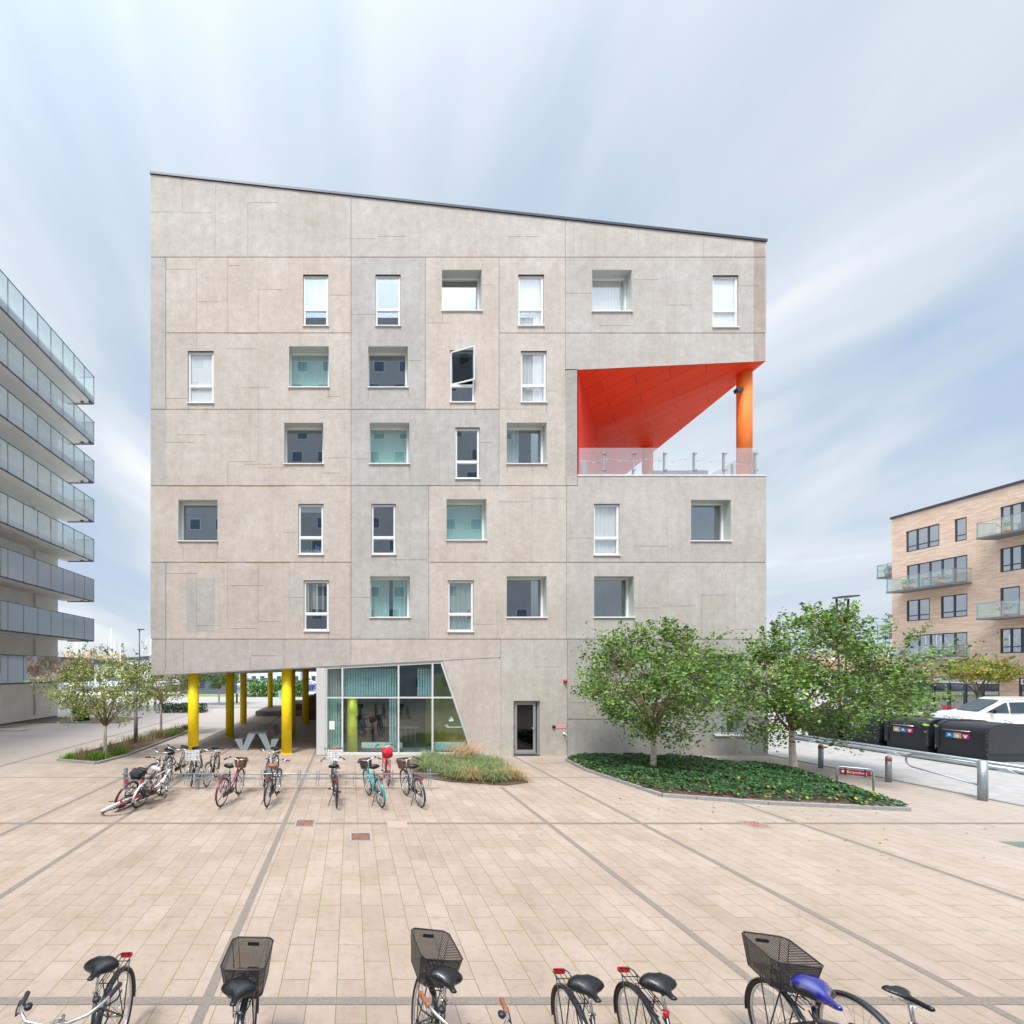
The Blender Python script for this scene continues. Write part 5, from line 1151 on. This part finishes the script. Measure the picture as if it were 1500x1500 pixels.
def fender_mesh(cx, a0, a1):
    def f():
        q = MB(); r = .375; n = 20; vs = []
        for i in range(n+1):
            a = a0+(a1-a0)*i/n
            for yy, dr in ((-.028, -.014), (-.016, 0), (.016, 0), (.028, -.014)): vs.append((cx+(r+dr)*cos(a), yy, .345+(r+dr)*sin(a)))
        q.add(vs, [(i*4+k, i*4+k+1, i*4+k+5, i*4+k+4) for i in range(n) for k in range(3)], None, True)
        for s_ in (-1, 1): q.tube([(cx, s_*.06, .345), (cx+r*cos(a0+.5*(1 if a1 > a0 else -1)), s_*.026, .345+r*sin(a0+.5*(1 if a1 > a0 else -1)))], .0022, 4)
        return q
    return f
def rack_mesh():
    q = MB(); z = .755; zf = .745
    q.tube([(-.22, -.035, zf), (-.32, -.062, z), (-.70, -.062, z+.012), (-.735, -.04, z+.014), (-.735, .04, z+.014), (-.70, .062, z+.012), (-.32, .062, z), (-.22, .035, zf)], .0055, 6)
    for y in (-.02, .02): q.tube([(-.26, y, z), (-.73, y, z+.012)], .0035, 5)
    for x in (-.36, -.5, -.64): q.tube([(x, -.062, z+.002), (x, .062, z+.002)], .004, 5)
    for s_ in (-1, 1): q.tube([(-.66, s_*.062, z+.008), (XR-.005, s_*.065, .36)], .005, 6); q.tube([(-.42, s_*.062, z), (XR+.005, s_*.065, .36)], .005, 6)
    q.tube([(-.23, 0, zf-.005), (-.17, 0, .70)], .006, 6)
    q.tube([(-.30, -.025, z+.02), (-.52, -.03, z+.03), (-.52, .03, z+.03), (-.30, .025, z+.02)], .004, 5); return q
def crank_mesh():
    q = MB(); q.lathe((-.04, -.045, .29), [(.0, 0), (.085, 0), (.09, -.003), (.085, -.006), (0, -.006)], 24, 'y')
    q.tube([(-.04, -.055, .29), (.09, -.075, .20)], .009, 6); q.tube([(-.04, .055, .29), (-.17, .075, .38)], .009, 6); return q
def pedal_mesh(): q = MB(); q.rbox(.05, .14, -.17, -.085, .188, .212, .005); q.rbox(-.22, -.13, .085, .17, .368, .392, .005); return q
def chain_mesh(): q = MB(); q.rbox(-.58, .06, -.06, -.038, .235, .355, .01); return q
def stand_mesh(): q = MB(); q.tube([(-.30, .06, .30), (-.36, .19, .015), (-.34, .20, .01)], .009, 6); return q
def tl_mesh(): q = MB(); q.rbox(-.765, -.728, -.05, .05, .725, .765, .008); return q
def hl_mesh(): q = MB(); q.tube([(HB[0]+.03, 0, HB[1]+.06), (HB[0]+.075, 0, HB[1]+.065), (HB[0]+.11, 0, HB[1]+.065)], [.014, .028, .03], 12); return q
def basket(x0, z0, lx, wy, h, taper=.82, fine=False):      # returns wall mesh and rim/wire mesh
    def walls():
        q = MB(); xt, yt_ = lx/2, wy/2; xb, yb = lx/2*taper, wy/2*taper
        def ring(a, b, z, c=.04): return [(x0-a+c, -b, z), (x0+a-c, -b, z), (x0+a, -b+c, z), (x0+a, b-c, z), (x0+a-c, b, z), (x0-a+c, b, z), (x0-a, b-c, z), (x0-a, -b+c, z)]
        A_ = ring(xb, yb, z0); B_ = ring(xt, yt_, z0+h); q.add(A_+B_, [tuple(range(8))]+[(i, (i+1) % 8, 8+(i+1) % 8, 8+i) for i in range(8)]); return q
    def rim():
        q = MB(); xt, yt_ = lx/2, wy/2; xb, yb = lx/2*taper, wy/2*taper
        def ring(a, b, z, c=.04): return [(x0-a+c, -b, z), (x0+a-c, -b, z), (x0+a, -b+c, z), (x0+a, b-c, z), (x0+a-c, b, z), (x0-a+c, b, z), (x0-a, b-c, z), (x0-a, -b+c, z)]
        A_ = ring(xb, yb, z0); B_ = ring(xt, yt_, z0+h); q.tube(B_, .0065, 6, closed=True); q.tube(A_, .004, 5, closed=True)
        for i in range(8): q.tube([A_[i], B_[i]], .003, 4)
        for k in range(1, 6): y = -yb+2*yb*k/6; q.tube([(x0-xb*.9, y, z0+.003), (x0+xb*.9, y, z0+.003)], .003, 4)
        q.tube([(x0-xb*.55, -yb*.5, z0+.004), (x0+xb*.55, -yb*.5, z0+.004), (x0+xb*.55, yb*.5, z0+.004), (x0-xb*.55, yb*.5, z0+.004)], .005, 4, closed=True)
        q.rbox(x0-lx/2*.98-.004, x0-lx/2*.98+.006, -.05, .05, z0+h*.72, z0+h*.84, .002); return q
    return walls, rim
def crate_mesh(x0, z0, lx, wy, h):
    def f():
        q = MB(); 
        for s_ in (-1, 1):
            for z in (0, .5, 1): q.box(x0-lx/2, x0+lx/2, s_*wy/2-.008, s_*wy/2+.008, z0+h*z-.015, z0+h*z+.015); q.box(x0+s_*lx/2-.008, x0+s_*lx/2+.008, -wy/2, wy/2, z0+h*z-.014, z0+h*z+.014)
            for k in range(5): q.box(x0-lx/2+lx*k/4-.008, x0-lx/2+lx*k/4+.008, s_*wy/2-.007, s_*wy/2+.007, z0, z0+h); q.box(x0+s_*lx/2-.007, x0+s_*lx/2+.007, -wy/2+wy*k/4-.008, -wy/2+wy*k/4+.008, z0, z0+h)
        for k in range(5): q.box(x0-lx/2, x0+lx/2, -wy/2+wy*k/4-.01, -wy/2+wy*k/4+.01, z0-.006, z0+.004)
        return q
    return f
CWIRE = simple('black_wire', (.02, .02, .025), .4, var=.1); CBRN = simple('brown_leather', (.30, .11, .05), .5, var=.2, scale=30); CWICK = simple('brown_wicker', (.16, .09, .06), .8, var=.4, scale=60)
def m_saddle():
    t = NT('wet_black_leather'); t.b.inputs['Base Color'].default_value = (.008, .009, .012, 1); t.b.inputs['Specular IOR Level'].default_value = .5
    dr = t.noise(130, 1, t.coord()); t.l(t.rng(dr, .60, .68, .27, .08), t.b.inputs['Roughness']); t.bump(t.rng(dr, .60, .70, 0, 1), .35, .002); return t.m
CSAD = m_saddle(); CRUBG = simple('grip_rubber', (.03, .028, .035), .7)
def bike(label, rear, head, col, low=True, steer=0, lean=0, hb='swept', hbm=None, grip=None, sad=None, sk='city', rear_basket=None, front=None, rack=True, fender=True, chain=True, extra=None, name='bicycle', detail=True, group='bicycles at the long rack', roll=None, sadx=(0, 0, 0), tail=True):
    hv = Vector((head[0], head[1], 0)).normalized(); loc = Vector((rear[0], rear[1], 0))+hv*(-XR)
    o = thing(name, label, 'bicycle', loc, 0, group); o.rotation_mode = 'XYZ'
    o.rotation_euler = (Matrix.Rotation(atan2(hv.y, hv.x), 3, 'Z') @ Matrix.Rotation(lean, 3, 'X')).to_euler()
    pm = simple('bike_paint_%s' % '_'.join('%d' % (c*1000) for c in col), col, .3, var=.06, coat=.4) if True else None
    hbm = hbm or M_CHR; grip = grip or CRUBG; sad = sad or CSAD
    part('frame', bm_('frame|%s' % low, fr_mesh(low), pm), None, o)
    piv = Vector((HB[0]-.0, 0, HB[1])); S1 = Matrix.Translation(piv) @ Matrix.Rotation(steer, 4, Vector((-.28, 0, 1)).normalized()) @ Matrix.Translation(-piv)
    def sp(nm, me, par=None, l=(0,0,0)):
        ob = part(nm, me, None, par or o, loc=l)
        if par is None and steer: ob.rotation_euler = S1.to_euler(); ob.location = S1 @ Vector(l)
        return ob
    f_ = sp('fork', bm_('fork', fork_mesh, pm))
    for x in (XR, XF):
        w_ = (sp if x > 0 else lambda a, b, p_=None, l=(0,0,0): part(a, b, None, o, loc=l))('wheel', bm_('wheel', W_spokes, M_CHR), None, (x, 0, .36-.001))
        if True: part('tyre', bm_('tyre', W_tyre, M_RUB), None, w_); part('rim', bm_('rim', W_rim, M_CHR), None, w_)
        if fender: (sp if x > 0 else lambda a, b: part(a, b, None, o))('mudguard', bm_('mudguard|%s' % x, fender_mesh(x, radians(20) if x > 0 else radians(25), radians(160) if x > 0 else radians(195)), pm if fender is True else fender))
    h_ = sp('handlebar', bm_('handlebar|'+hb, hb_mesh(hb), hbm))
    for s_ in (-1, 1): part('grip', bm_('grip|%s%d' % (hb, s_), grip_mesh(hb, s_), grip), None, h_); part('brake_lever', bm_('brake_lever|%s%d' % (hb, s_), lever_mesh(hb, s_), M_BLK), None, h_)
    part('seat_post', bm_('seat_post', post_mesh, M_CHR), None, o)
    s_ = part('saddle', bm_('saddle|'+sk, saddle_mesh(sk), sad), None, o, loc=(-.215+sadx[0], sadx[1], .965+sadx[2]))
    part('crank', bm_('crank', crank_mesh, M_CHR), None, o); part('pedal', bm_('pedal', pedal_mesh, M_BLK), None, o)
    if chain: part('chain_guard', bm_('chain_guard', chain_mesh, M_BLK), None, o)
    part('kickstand', bm_('kickstand', stand_mesh, M_BLK), None, o)
    if rack: 
        part('rear_rack', bm_('rear_rack', rack_mesh, CWIRE), None, o)
        if tail: part('tail_light', bm_('tail_light', tl_mesh, M_TAIL), None, o)
    if front != 'none': sp('headlight', bm_('headlight', hl_mesh, M_CHR))
    if rear_basket:
        w_, r_ = basket(-.53, .785, .42, .36, .25); b_ = part('basket', bm_('basket|rear', w_, M_MESH), None, o); part('basket_wire', bm_('basket_wire|rear', r_, CWIRE), None, b_)
    if front in ('wicker', 'wire', 'whitewire'):
        w_, r_ = basket(HD[0]+.25, HD[1]-.08, .24, .33, .24, .8); mt, mr = {'wicker': (CWICK, CWICK), 'wire': (M_MESH, CWIRE), 'whitewire': (M_MESH, simple('white_wire', (.7, .7, .7), .4))}[front]
        if front == 'whitewire':
            b_ = sp('basket', bm_('basket|fw', crate_mesh(HD[0]+.25, HD[1]-.05, .26, .36, .22), simple('white_plastic', (.75, .76, .78), .4)))
        else: b_ = sp('basket', bm_('basket|f', w_, mt)); part('basket_rim', bm_('basket_rim|f', r_, mr), None, b_)
    if front == 'crate': sp('basket', bm_('basket|crate', crate_mesh(HD[0]+.26, HD[1]-.04, .30, .38, .24), simple('white_plastic', (.75, .76, .78), .4)))
    if extra: extra(o)
    return o
BLKP = (.018, .02, .028); NAVY = (.02, .035, .07); MAR = (.13, .015, .05); TEAL = (.0, .27, .30); REDP = (.5, .015, .03); WHT = (.72, .69, .64); GRP = (.10, .09, .12)
def bag_(mat_, x=-.5, z=.78, lx=.34, wy=.30, h=.26):
    def f(o):
        bm = bmesh.new(); bmesh.ops.create_cube(bm, size=1)
        for v in bm.verts: v.co = Vector((x+v.co.x*lx, v.co.y*wy, z+h/2+v.co.z*h))
        bmesh.ops.subdivide_edges(bm, edges=bm.edges[:], cuts=5, use_grid_fill=True)
        for v in bm.verts:
            c = Vector((x, 0, z+h/2)); d = v.co-c; k = 1-.25*(abs(2*d.x/lx)*abs(2*d.y/wy)+abs(2*d.z/h)*abs(2*d.y/wy)+abs(2*d.x/lx)*abs(2*d.z/h))/1.6; v.co = c+d*k+Vector((mn.noise(v.co*14), mn.noise(v.co*14+Vector((5,0,0))), mn.noise(v.co*14+Vector((0,9,0)))))*.014
        me = bpy.data.meshes.new('bag'); bm.to_mesh(me); bm.free(); [setattr(p_, 'use_smooth', True) for p_ in me.polygons]; me.materials.append(mat_); part('bag', me, None, o)
    return f
blkbag = simple('black_nylon', (.02, .02, .028), .7, var=.3); redbag = simple('red_nylon', (.55, .012, .025), .6, var=.15)
# ---- far side and near side of the rack
bike('red bicycle toppled over at the end of the rack, white rear mudguard', (-5.95, 10.45), (.28, 1), REDP, lean=radians(62), steer=.3, fender=simple('white_mudguard', (.7, .68, .66), .4))
bike('dark maroon bicycle with a big black bag on its rear, leaning at the rack end', (-5.72, 10.75), (.22, 1), (.10, .012, .03), lean=radians(24), extra=bag_(blkbag, -.45), steer=-.3)
bike('white bicycle leaning beside the maroon one with black bag', (-5.32, 10.75), (.14, 1), WHT, lean=radians(20), sad=simple('white_saddle', (.6, .57, .54), .5), low=False, hb='flat', steer=.25)
bike('grey bicycle facing the square, close behind the white bicycle', (-5.45, 14.1), (-.15, -1), GRP, lean=radians(-8), steer=.2)
bike('dark purple bicycle with black bag, between the white bicycle and the grey one', (-5.9, 13.6), (.05, -1), (.05, .025, .06), lean=radians(-13), extra=bag_(blkbag), steer=-.3)
bike('black bicycle with white front basket behind the second rack post', (-4.85, 13.8), (.1, -1), BLKP, lean=radians(3), front='whitewire', steer=.35)
bike('black bicycle with pale handlebars just next to the white basket one', (-4.32, 13.75), (.08, -1), BLKP, lean=radians(-4), steer=-.1, low=False)
bike('maroon step through bicycle with brown wicker front basket', (-3.25, 10.8), (.16, 1), MAR, lean=radians(5), front='wicker', steer=.1)
bike('dark navy bicycle facing the square, under the picnic table end', (-2.45, 13.75), (-.1, -1), NAVY, lean=radians(-5), hb='flat', steer=.2)
bike('black bicycle with brown saddle and straight handlebar', (-2.1, 10.8), (.06, 1), BLKP, lean=radians(4), hb='flat', sad=CBRN, low=False, grip=simple('blue_grip', (.04, .04, .14), .6))
bike('bicycle with a white crate on its front, behind the rack by the corner post', (-.50, 13.75), (.02, -1), (.2, .21, .22), lean=0, front='crate', sad=CBRN)
bike('black bicycle standing directly in front of the white crate bicycle', (-.36, 10.75), (-.10, 1), BLKP, lean=radians(-3), low=False)
bike('teal step through bicycle with matching mudguards', (.76, 10.75), (-.26, 1), TEAL, lean=radians(-6), sad=CSAD, front='wire')
bike('bright red bicycle with a large red bag behind its black saddle', (1.1, 12.75), (-.03, 1), REDP, lean=0, extra=bag_(redbag, -.36, .78, .3, .34, .34), tail=False)
bike('dark blue bicycle with brown front basket, last in the row by the grasses', (1.74, 10.75), (-.22, 1), NAVY, lean=radians(-5), front='wicker')
# ---- row in front of the camera
NG = 'bicycles parked in the near row'
def clampf(o): q = MB(); q.tube([(-.186, 0, .775), (-.194, 0, .815)], .021, 12); part('seat_clamp', q, M_TAIL, o)
bike('black bicycle with silver swept handlebar turned towards the square, wide black saddle', (-2.08, 3.80), (.08, -1), BLKP, lean=0, hbm=M_CHR, group=NG, steer=.12, chain=False)
bike('bicycle with black mesh rear basket and narrow saddle, over the dark paving strip', (-.88, 3.60), (.0, -1), BLKP, lean=radians(-1), rear_basket=True, group=NG, hb='flat', sadx=(.03, .0, -.02))
bike('bicycle with black mesh rear basket and brown handlebar grips', (.58, 3.72), (.10, -1), BLKP, lean=radians(-9), rear_basket=True, grip=CBRN, group=NG, fender=False, sadx=(.05, 0, 0))
bike('black bicycle with red tail light, nearer the brown gripped one of the plain pair', (1.86, 3.58), (-.03, -1), BLKP, lean=radians(2), group=NG, hb='flat')
bike('black bicycle with red seat clamp, nearer the blue saddle of the plain pair', (2.44, 3.60), (-.05, -1), BLKP, lean=radians(2), group=NG, fender=M_BLK, hb='flat', extra=clampf)
def cover(o):
    q = saddle_mesh('city')(); q.xf(Matrix.Translation((-.14, 0, .925)) @ Matrix.Diagonal((1.3, .95, 1.4, 1))); 
    q.v = [(x, y, z+.006*mn.noise((x*30, y*30, 0))) for x, y, z in q.v]; part('saddle_cover', q, simple('wet_blue_plastic', (.008, .012, .20), .15, var=.2, scale=20, coat=1), o)
bike('bicycle with black mesh rear basket and shiny blue saddle cover', (3.62, 3.66), (-.20, -1), BLKP, lean=radians(-2), rear_basket=True, group=NG, extra=cover, hb='flat', sadx=(.08, 0, -.045))
bike('sports bicycle with slim black saddle and no rear rack, end of the near row', (4.15, 3.50), (-.04, -1), BLKP, lean=radians(-1), sk='sport', rack=False, low=False, group=NG, hb='flat', chain=False)
# ---- long rack
rk = thing('bicycle_rack', 'long galvanised bicycle rack with wheel hoops and square posts', 'bicycle rack', (-1.8, 12.3, 0))
q = MB(); q.tube([(-4.75, 0, .46), (4.3, 0, .46)], .02, 8); q.tube([(-4.75, 0, .33), (4.3, 0, .33)], .02, 8); part('rail', q, M_GALV, rk)
for x in (-4.68, -2.62, -.55):
    q = MB(); q.rbox(x-.045, x+.045, .03, .12, 0, .62, .008); part('post', q, M_GALV, rk)
for k in range(17):
    x = -4.45+.53*k; q = MB()
    for s_ in (-.035, .035): q.tube([(x+s_, .16*s2, .22+.38*(1-abs(s2)**2)+(0)) for s2 in [-1+2*i/12 for i in range(13)]], .007, 6)
    q.tube([(x-.035, -.16, .22), (x-.035, -.02, .12), (x+.035, -.02, .12), (x+.035, -.16, .22)], .007, 6); part('hoop', q, M_GALV, rk)
# ============================================================ SMALL THINGS ON THE SQUARE
def manhole(x, y, w_, lab, col=(.16, .06, .045), gr=None):
    o = thing('manhole_cover', lab, 'manhole cover', (x, y, 0)); q = MB(); frame_rect_z(q, -w_/2, w_/2, -w_/2, w_/2, .0, .010, .03); part('frame', q, M_KERB, o)
    q = MB(); q.box(-w_/2+.032, w_/2-.032, -w_/2+.032, w_/2-.032, 0, .007); part('lid', q, simple('rusty_iron_%d' % (col[0]*1000), col, .7, var=.5, scale=22, bump=.8), o)
    if gr:
        q = MB()
        for i in range(5):
            for j in range(5): q.box(-w_/2+.06+i*.075, -w_/2+.10+i*.075, -w_/2+.06+j*.075, -w_/2+.09+j*.075, .0072, .010)
        part('lid_pattern', q, simple('rusty_bosses', (.30, .17, .13), .7), o)
def frame_rect_z(mb, x0, x1, y0, y1, z0, z1, t): mb.box(x0, x0+t, y0, y1, z0, z1); mb.box(x1-t, x1, y0, y1, z0, z1); mb.box(x0+t, x1-t, y1-t, y1, z0, z1); mb.box(x0+t, x1-t, y0, y0+t, z0, z1)
for (px1, py1, lab, c, g_) in ((447, 1206, 'rusty patterned manhole cover on the thin strip crossing', (.19, .09, .07), True), (528.5, 1226, 'plain rust red manhole cover lower on the square', (.19, .065, .045), None), (1106, 1208, 'rusty patterned manhole cover in front of the ivy bed', (.30, .16, .12), True)):
    p_ = G(px1, py1); manhole(p_.x, p_.y, .44, lab, c, g_)
p_ = G(582, 1208); q = MB(); q.box(p_.x-.22, p_.x+.22, p_.y-.2, p_.y+.2, .0, .0065); struct('pink_paver', q, simple('pink_paver', (.40, .30, .25), .8, var=.08, scale=20))
p_ = G(1492, 1237); q = MB()
for k in range(6): q.box(p_.x-.2, p_.x+.4, p_.y-.15+.05*k, p_.y-.12+.05*k, .0, .008)
single('drain_grate', q, simple('greenish_iron', (.16, .22, .19), .7), 'small greenish drain grate set in the paving', 'drain')
o = thing('lamp_post', 'slim grey lamp post with flat T shaped head in the narrow bed', 'lamp post', (-10.0, 20.0, .03)); q = MB(); q.tube([(0, 0, 0), (0, 0, 1.2), (0, 0, 1.21), (0, 0, 3.6)], [.085, .085, .07, .06], 16); part('pole', q, simple('dark_grey_pole', (.13, .13, .14), .6), o)
q = MB(); q.rbox(-.33, .33, -.28, .28, 3.6, 3.68, .02); part('lamp_head', q, M_GALV, o)
o = thing('twin_lamp_post', 'tall lamp post with two slanting poles under one bar', 'lamp post', (32.0, 28, 0)); 
for s_ in (-1, 1): q = MB(); q.tube([(s_*.12, 0, 0), (s_*.38, 0, 8.1)], .055, 8); part('pole', q, M_DARKM, o)
q = MB(); q.obox((0, -.2, 8.2), (.55, 0, .04), (0, .3, 0), (0, 0, .05)); part('lamp_head', q, M_DARKM, o)
o = thing('slim_lamp_post', 'thin distant lamp post to the side of the twin lamp', 'lamp post', (52, 43, 0)); q = MB(); q.tube([(0, 0, 0), (.2, 0, 8.6)], .07, 6); part('pole', q, M_GALV, o); q = MB(); q.obox((.0, 0, 8.65), (.5, 0, 0), (0, .2, 0), (0, 0, .06)); part('lamp_head', q, M_GALV, o)
o = thing('harbour_lamp_post', 'thin tall lamp post rising over the far wood beside the concrete wall', 'lamp post', (-29.5, 60, 0)); q = MB(); q.tube([(0, 0, 0), (0, 0, 9.2)], .09, 6); part('pole', q, M_DARKM, o); q = MB(); q.obox((.2, 0, 9.2), (.4, 0, 0), (0, .2, 0), (0, 0, .07)); part('lamp_head', q, M_DARKM, o)
# green street bin
o = thing('green_container', 'dark green bulky waste container on a narrow foot', 'container', (-18.3, 29.3, 0)); q = MB(); gg = simple('dark_green_plastic', (.012, .085, .06), .45, var=.2)
q.lathe((0, 0, 0), [(.0, 0), (.45, 0), (.42, .35), (.6, .42)], 20); part('foot', q, gg, o); q = MB(); q.lathe((0, 0, 0), [(.6, .42), (.62, .95), (.5, 1.02), (0, 1.08)], 20); part('body', q, gg, o)
q = MB(); q.box(-22, -15.2, 28, 31.4, .0, .035); struct('container_pad', q, M_STRIP)
q = MB()
for k in range(5): q.box(-19.5+.12*k*0, -17.9+.0, 22.5+.14*k, 22.56+.14*k, .02, .05)
q = MB(); 
for k in range(4): q.box(-20.7, -18.6, 24.3+.17*k, 24.4+.17*k, .03, .08)
single('wooden_grate', q, simple('pale_slats', (.6, .56, .5), .7), 'pale slatted grate lying by the white apartment wall', 'grate')
for x, y, h_ in ((-10.4, 42, .9), (-12.2, 46, .9)):
    o = thing('bollard', 'dark bollard on the quay %s' % ('nearer the passage' if y < 44 else 'by the lawn edge'), 'bollard', (x, y, 0)); q = MB(); q.cyl((0, 0), .1, 0, h_, 12); q.cyl((0, 0), .13, h_, h_+.06, 12); part('post', q, M_DARKM, o)
# bicycles parked far away
for k in range(9):
    x = -21.6+.62*k; c = (REDP, REDP, NAVY, REDP, BLKP, NAVY, BLKP, NAVY, BLKP)[k]
    bike(('red' if c == REDP else 'dark')+' bicycle in the distant row seen through the sparse birches', (x, 38.0), (.35, -1), c, group='distant %s bicycles behind the sparse birches' % ('red' if c == REDP else 'dark'), rack=False)
# ============================================================ HARBOUR
def boat(x, y, L_, hullc, mast, label, grp, rz=0):
    o = thing('moored_boat', label, 'boat', (x, y, 0), rz, grp); n = 9; q = MB(); vs = []
    for i in range(n+1):
        t_ = i/n; b = .95*L_/5*sin(pi*min(1, .25+.75*(1-t_)))**.6*(1 if t_ < 1 else .02)
        for s_, zz_, k_ in ((-1, .9+.25*t_, 1), (-1, .0, .55), (1, .0, .55), (1, .9+.25*t_, 1)): vs.append(((t_-.5)*L_, s_*b*k_, zz_))
    q.add(vs, [(i*4+k, i*4+k+1, i*4+k+5, i*4+k+4) for i in range(n) for k in range(3)]+[(i*4+3, i*4, i*4+4, i*4+7) for i in range(n)]+[(0, 1, 2, 3)]); part('hull', q, simple('hull_%d_%d' % (hullc[0]*100, hullc[2]*100), hullc, .3, var=.05), o)
    q = MB(); q.rbox(-L_*.2, L_*.2, -L_*.1, L_*.1, .9, 1.6, .1); part('cabin', q, simple('boat_cabin', (.75, .76, .78), .4), o)
    q = MB(); q.box(-L_*.17, L_*.17, -L_*.1-.02, L_*.1+.02, 1.15, 1.4); part('cabin_window', q, simple('boat_window', (.05, .07, .12), .1), o)
    q = MB(); q.tube([(.1*L_, 0, 1), (.1*L_, 0, mast)], .07, 6); q.tube([(.1*L_, 0, mast*.65), (.1*L_, .9, mast*.63)], .04, 5); q.tube([(.5*L_, 0, 1.1), (.1*L_, 0, mast*.97)], .02, 4); q.tube([(-.5*L_, 0, 1.1), (.1*L_, 0, mast)], .02, 4); part('mast', q, simple('white_mast', (.75, .76, .78), .4), o)
    q = MB(); q.tube([(.08*L_, 0, 2.0), (-.35*L_, 0, 1.9)], [.2, .13], 8); part('furled_sail', q, simple('sail_cover_blue' if x % 2 < 1 else 'sail_cover_white', (.03, .10, .38) if x % 2 < 1 else (.7, .7, .7), .8), o)
rb = random.Random(77); x = -66.0; k = 0
while x < -4:
    hc = rb.choice(((.75, .76, .78), (.75, .76, .78), (.04, .09, .28), (.7, .7, .72)))
    boat(x, 73+rb.uniform(0, 4)+(k % 3)*6, rb.uniform(7, 10), hc, rb.uniform(8, 12.5), 'sailing boat with %s hull moored along the far quay' % ('dark blue' if hc[0] < .1 else 'white'), '%s boats along the far quay' % ('blue' if hc[0] < .1 else 'white'), rb.uniform(-.5, .5)+pi/2); x += rb.uniform(1.7, 2.9); k += 1
def shed(x, y, w_, d_, h_, c, label, rz=0):
    o = thing('harbour_building', label, 'building', (x, y, 0)); q = MB(); q.box(-w_/2, w_/2, 0, d_, 0, h_); part('wall', q, simple('wall_%d%d' % (c[0]*100, c[2]*100), c, .8, var=.06), o); q = MB(); q.prism([(-w_/2-.3, h_), (w_/2+.3, h_), (w_/2+.3, h_+.3), (0, h_+1.4), (-w_/2-.3, h_+.3)], 'y', -.3, d_+.3); part('roof', q, M_DARKM, o)
    q = MB(); n = int(w_/2)
    for i in range(n):
        for z in [1+2.7*j for j in range(max(1, int(h_/2.7)))]: q.box(-w_/2+.5+2*i, -w_/2+1.5+2*i, -.06, .02, z, z+1.2)
    part('window', q, simple('boat_window', (.05, .07, .12), .1), o)
shed(-42, 100, 22, 10, 6.0, (.72, .72, .74), 'long white harbour house behind the boats'); shed(-20, 102, 16, 10, 7.5, (.60, .64, .72), 'pale blue harbour house between the yellow columns'); shed(-64, 104, 20, 10, 5, (.70, .68, .66), 'low white boat shed at the harbour edge')
shed(-21.5, 63, 7, 5, 3.3, (.10, .12, .16), 'dark grey hut beside the lawn strip'); shed(-6, 104, 12, 10, 8, (.70, .68, .68), 'white harbour house nearest the glazed shopfront'); shed(72, 120, 26, 10, 8, (.55, .56, .58), 'grey low building far behind the birches')
q = MB(); q.lathe((-8.4, 52, 0), [(.32, 0), (.42, .95), (.46, 1.0), (.38, 1.0), (.3, .1)], 14); single('litter_bin', q, simple('pale_green_plastic', (.40, .62, .48), .6), 'pale green litter bin in front of the bush', 'litter bin')
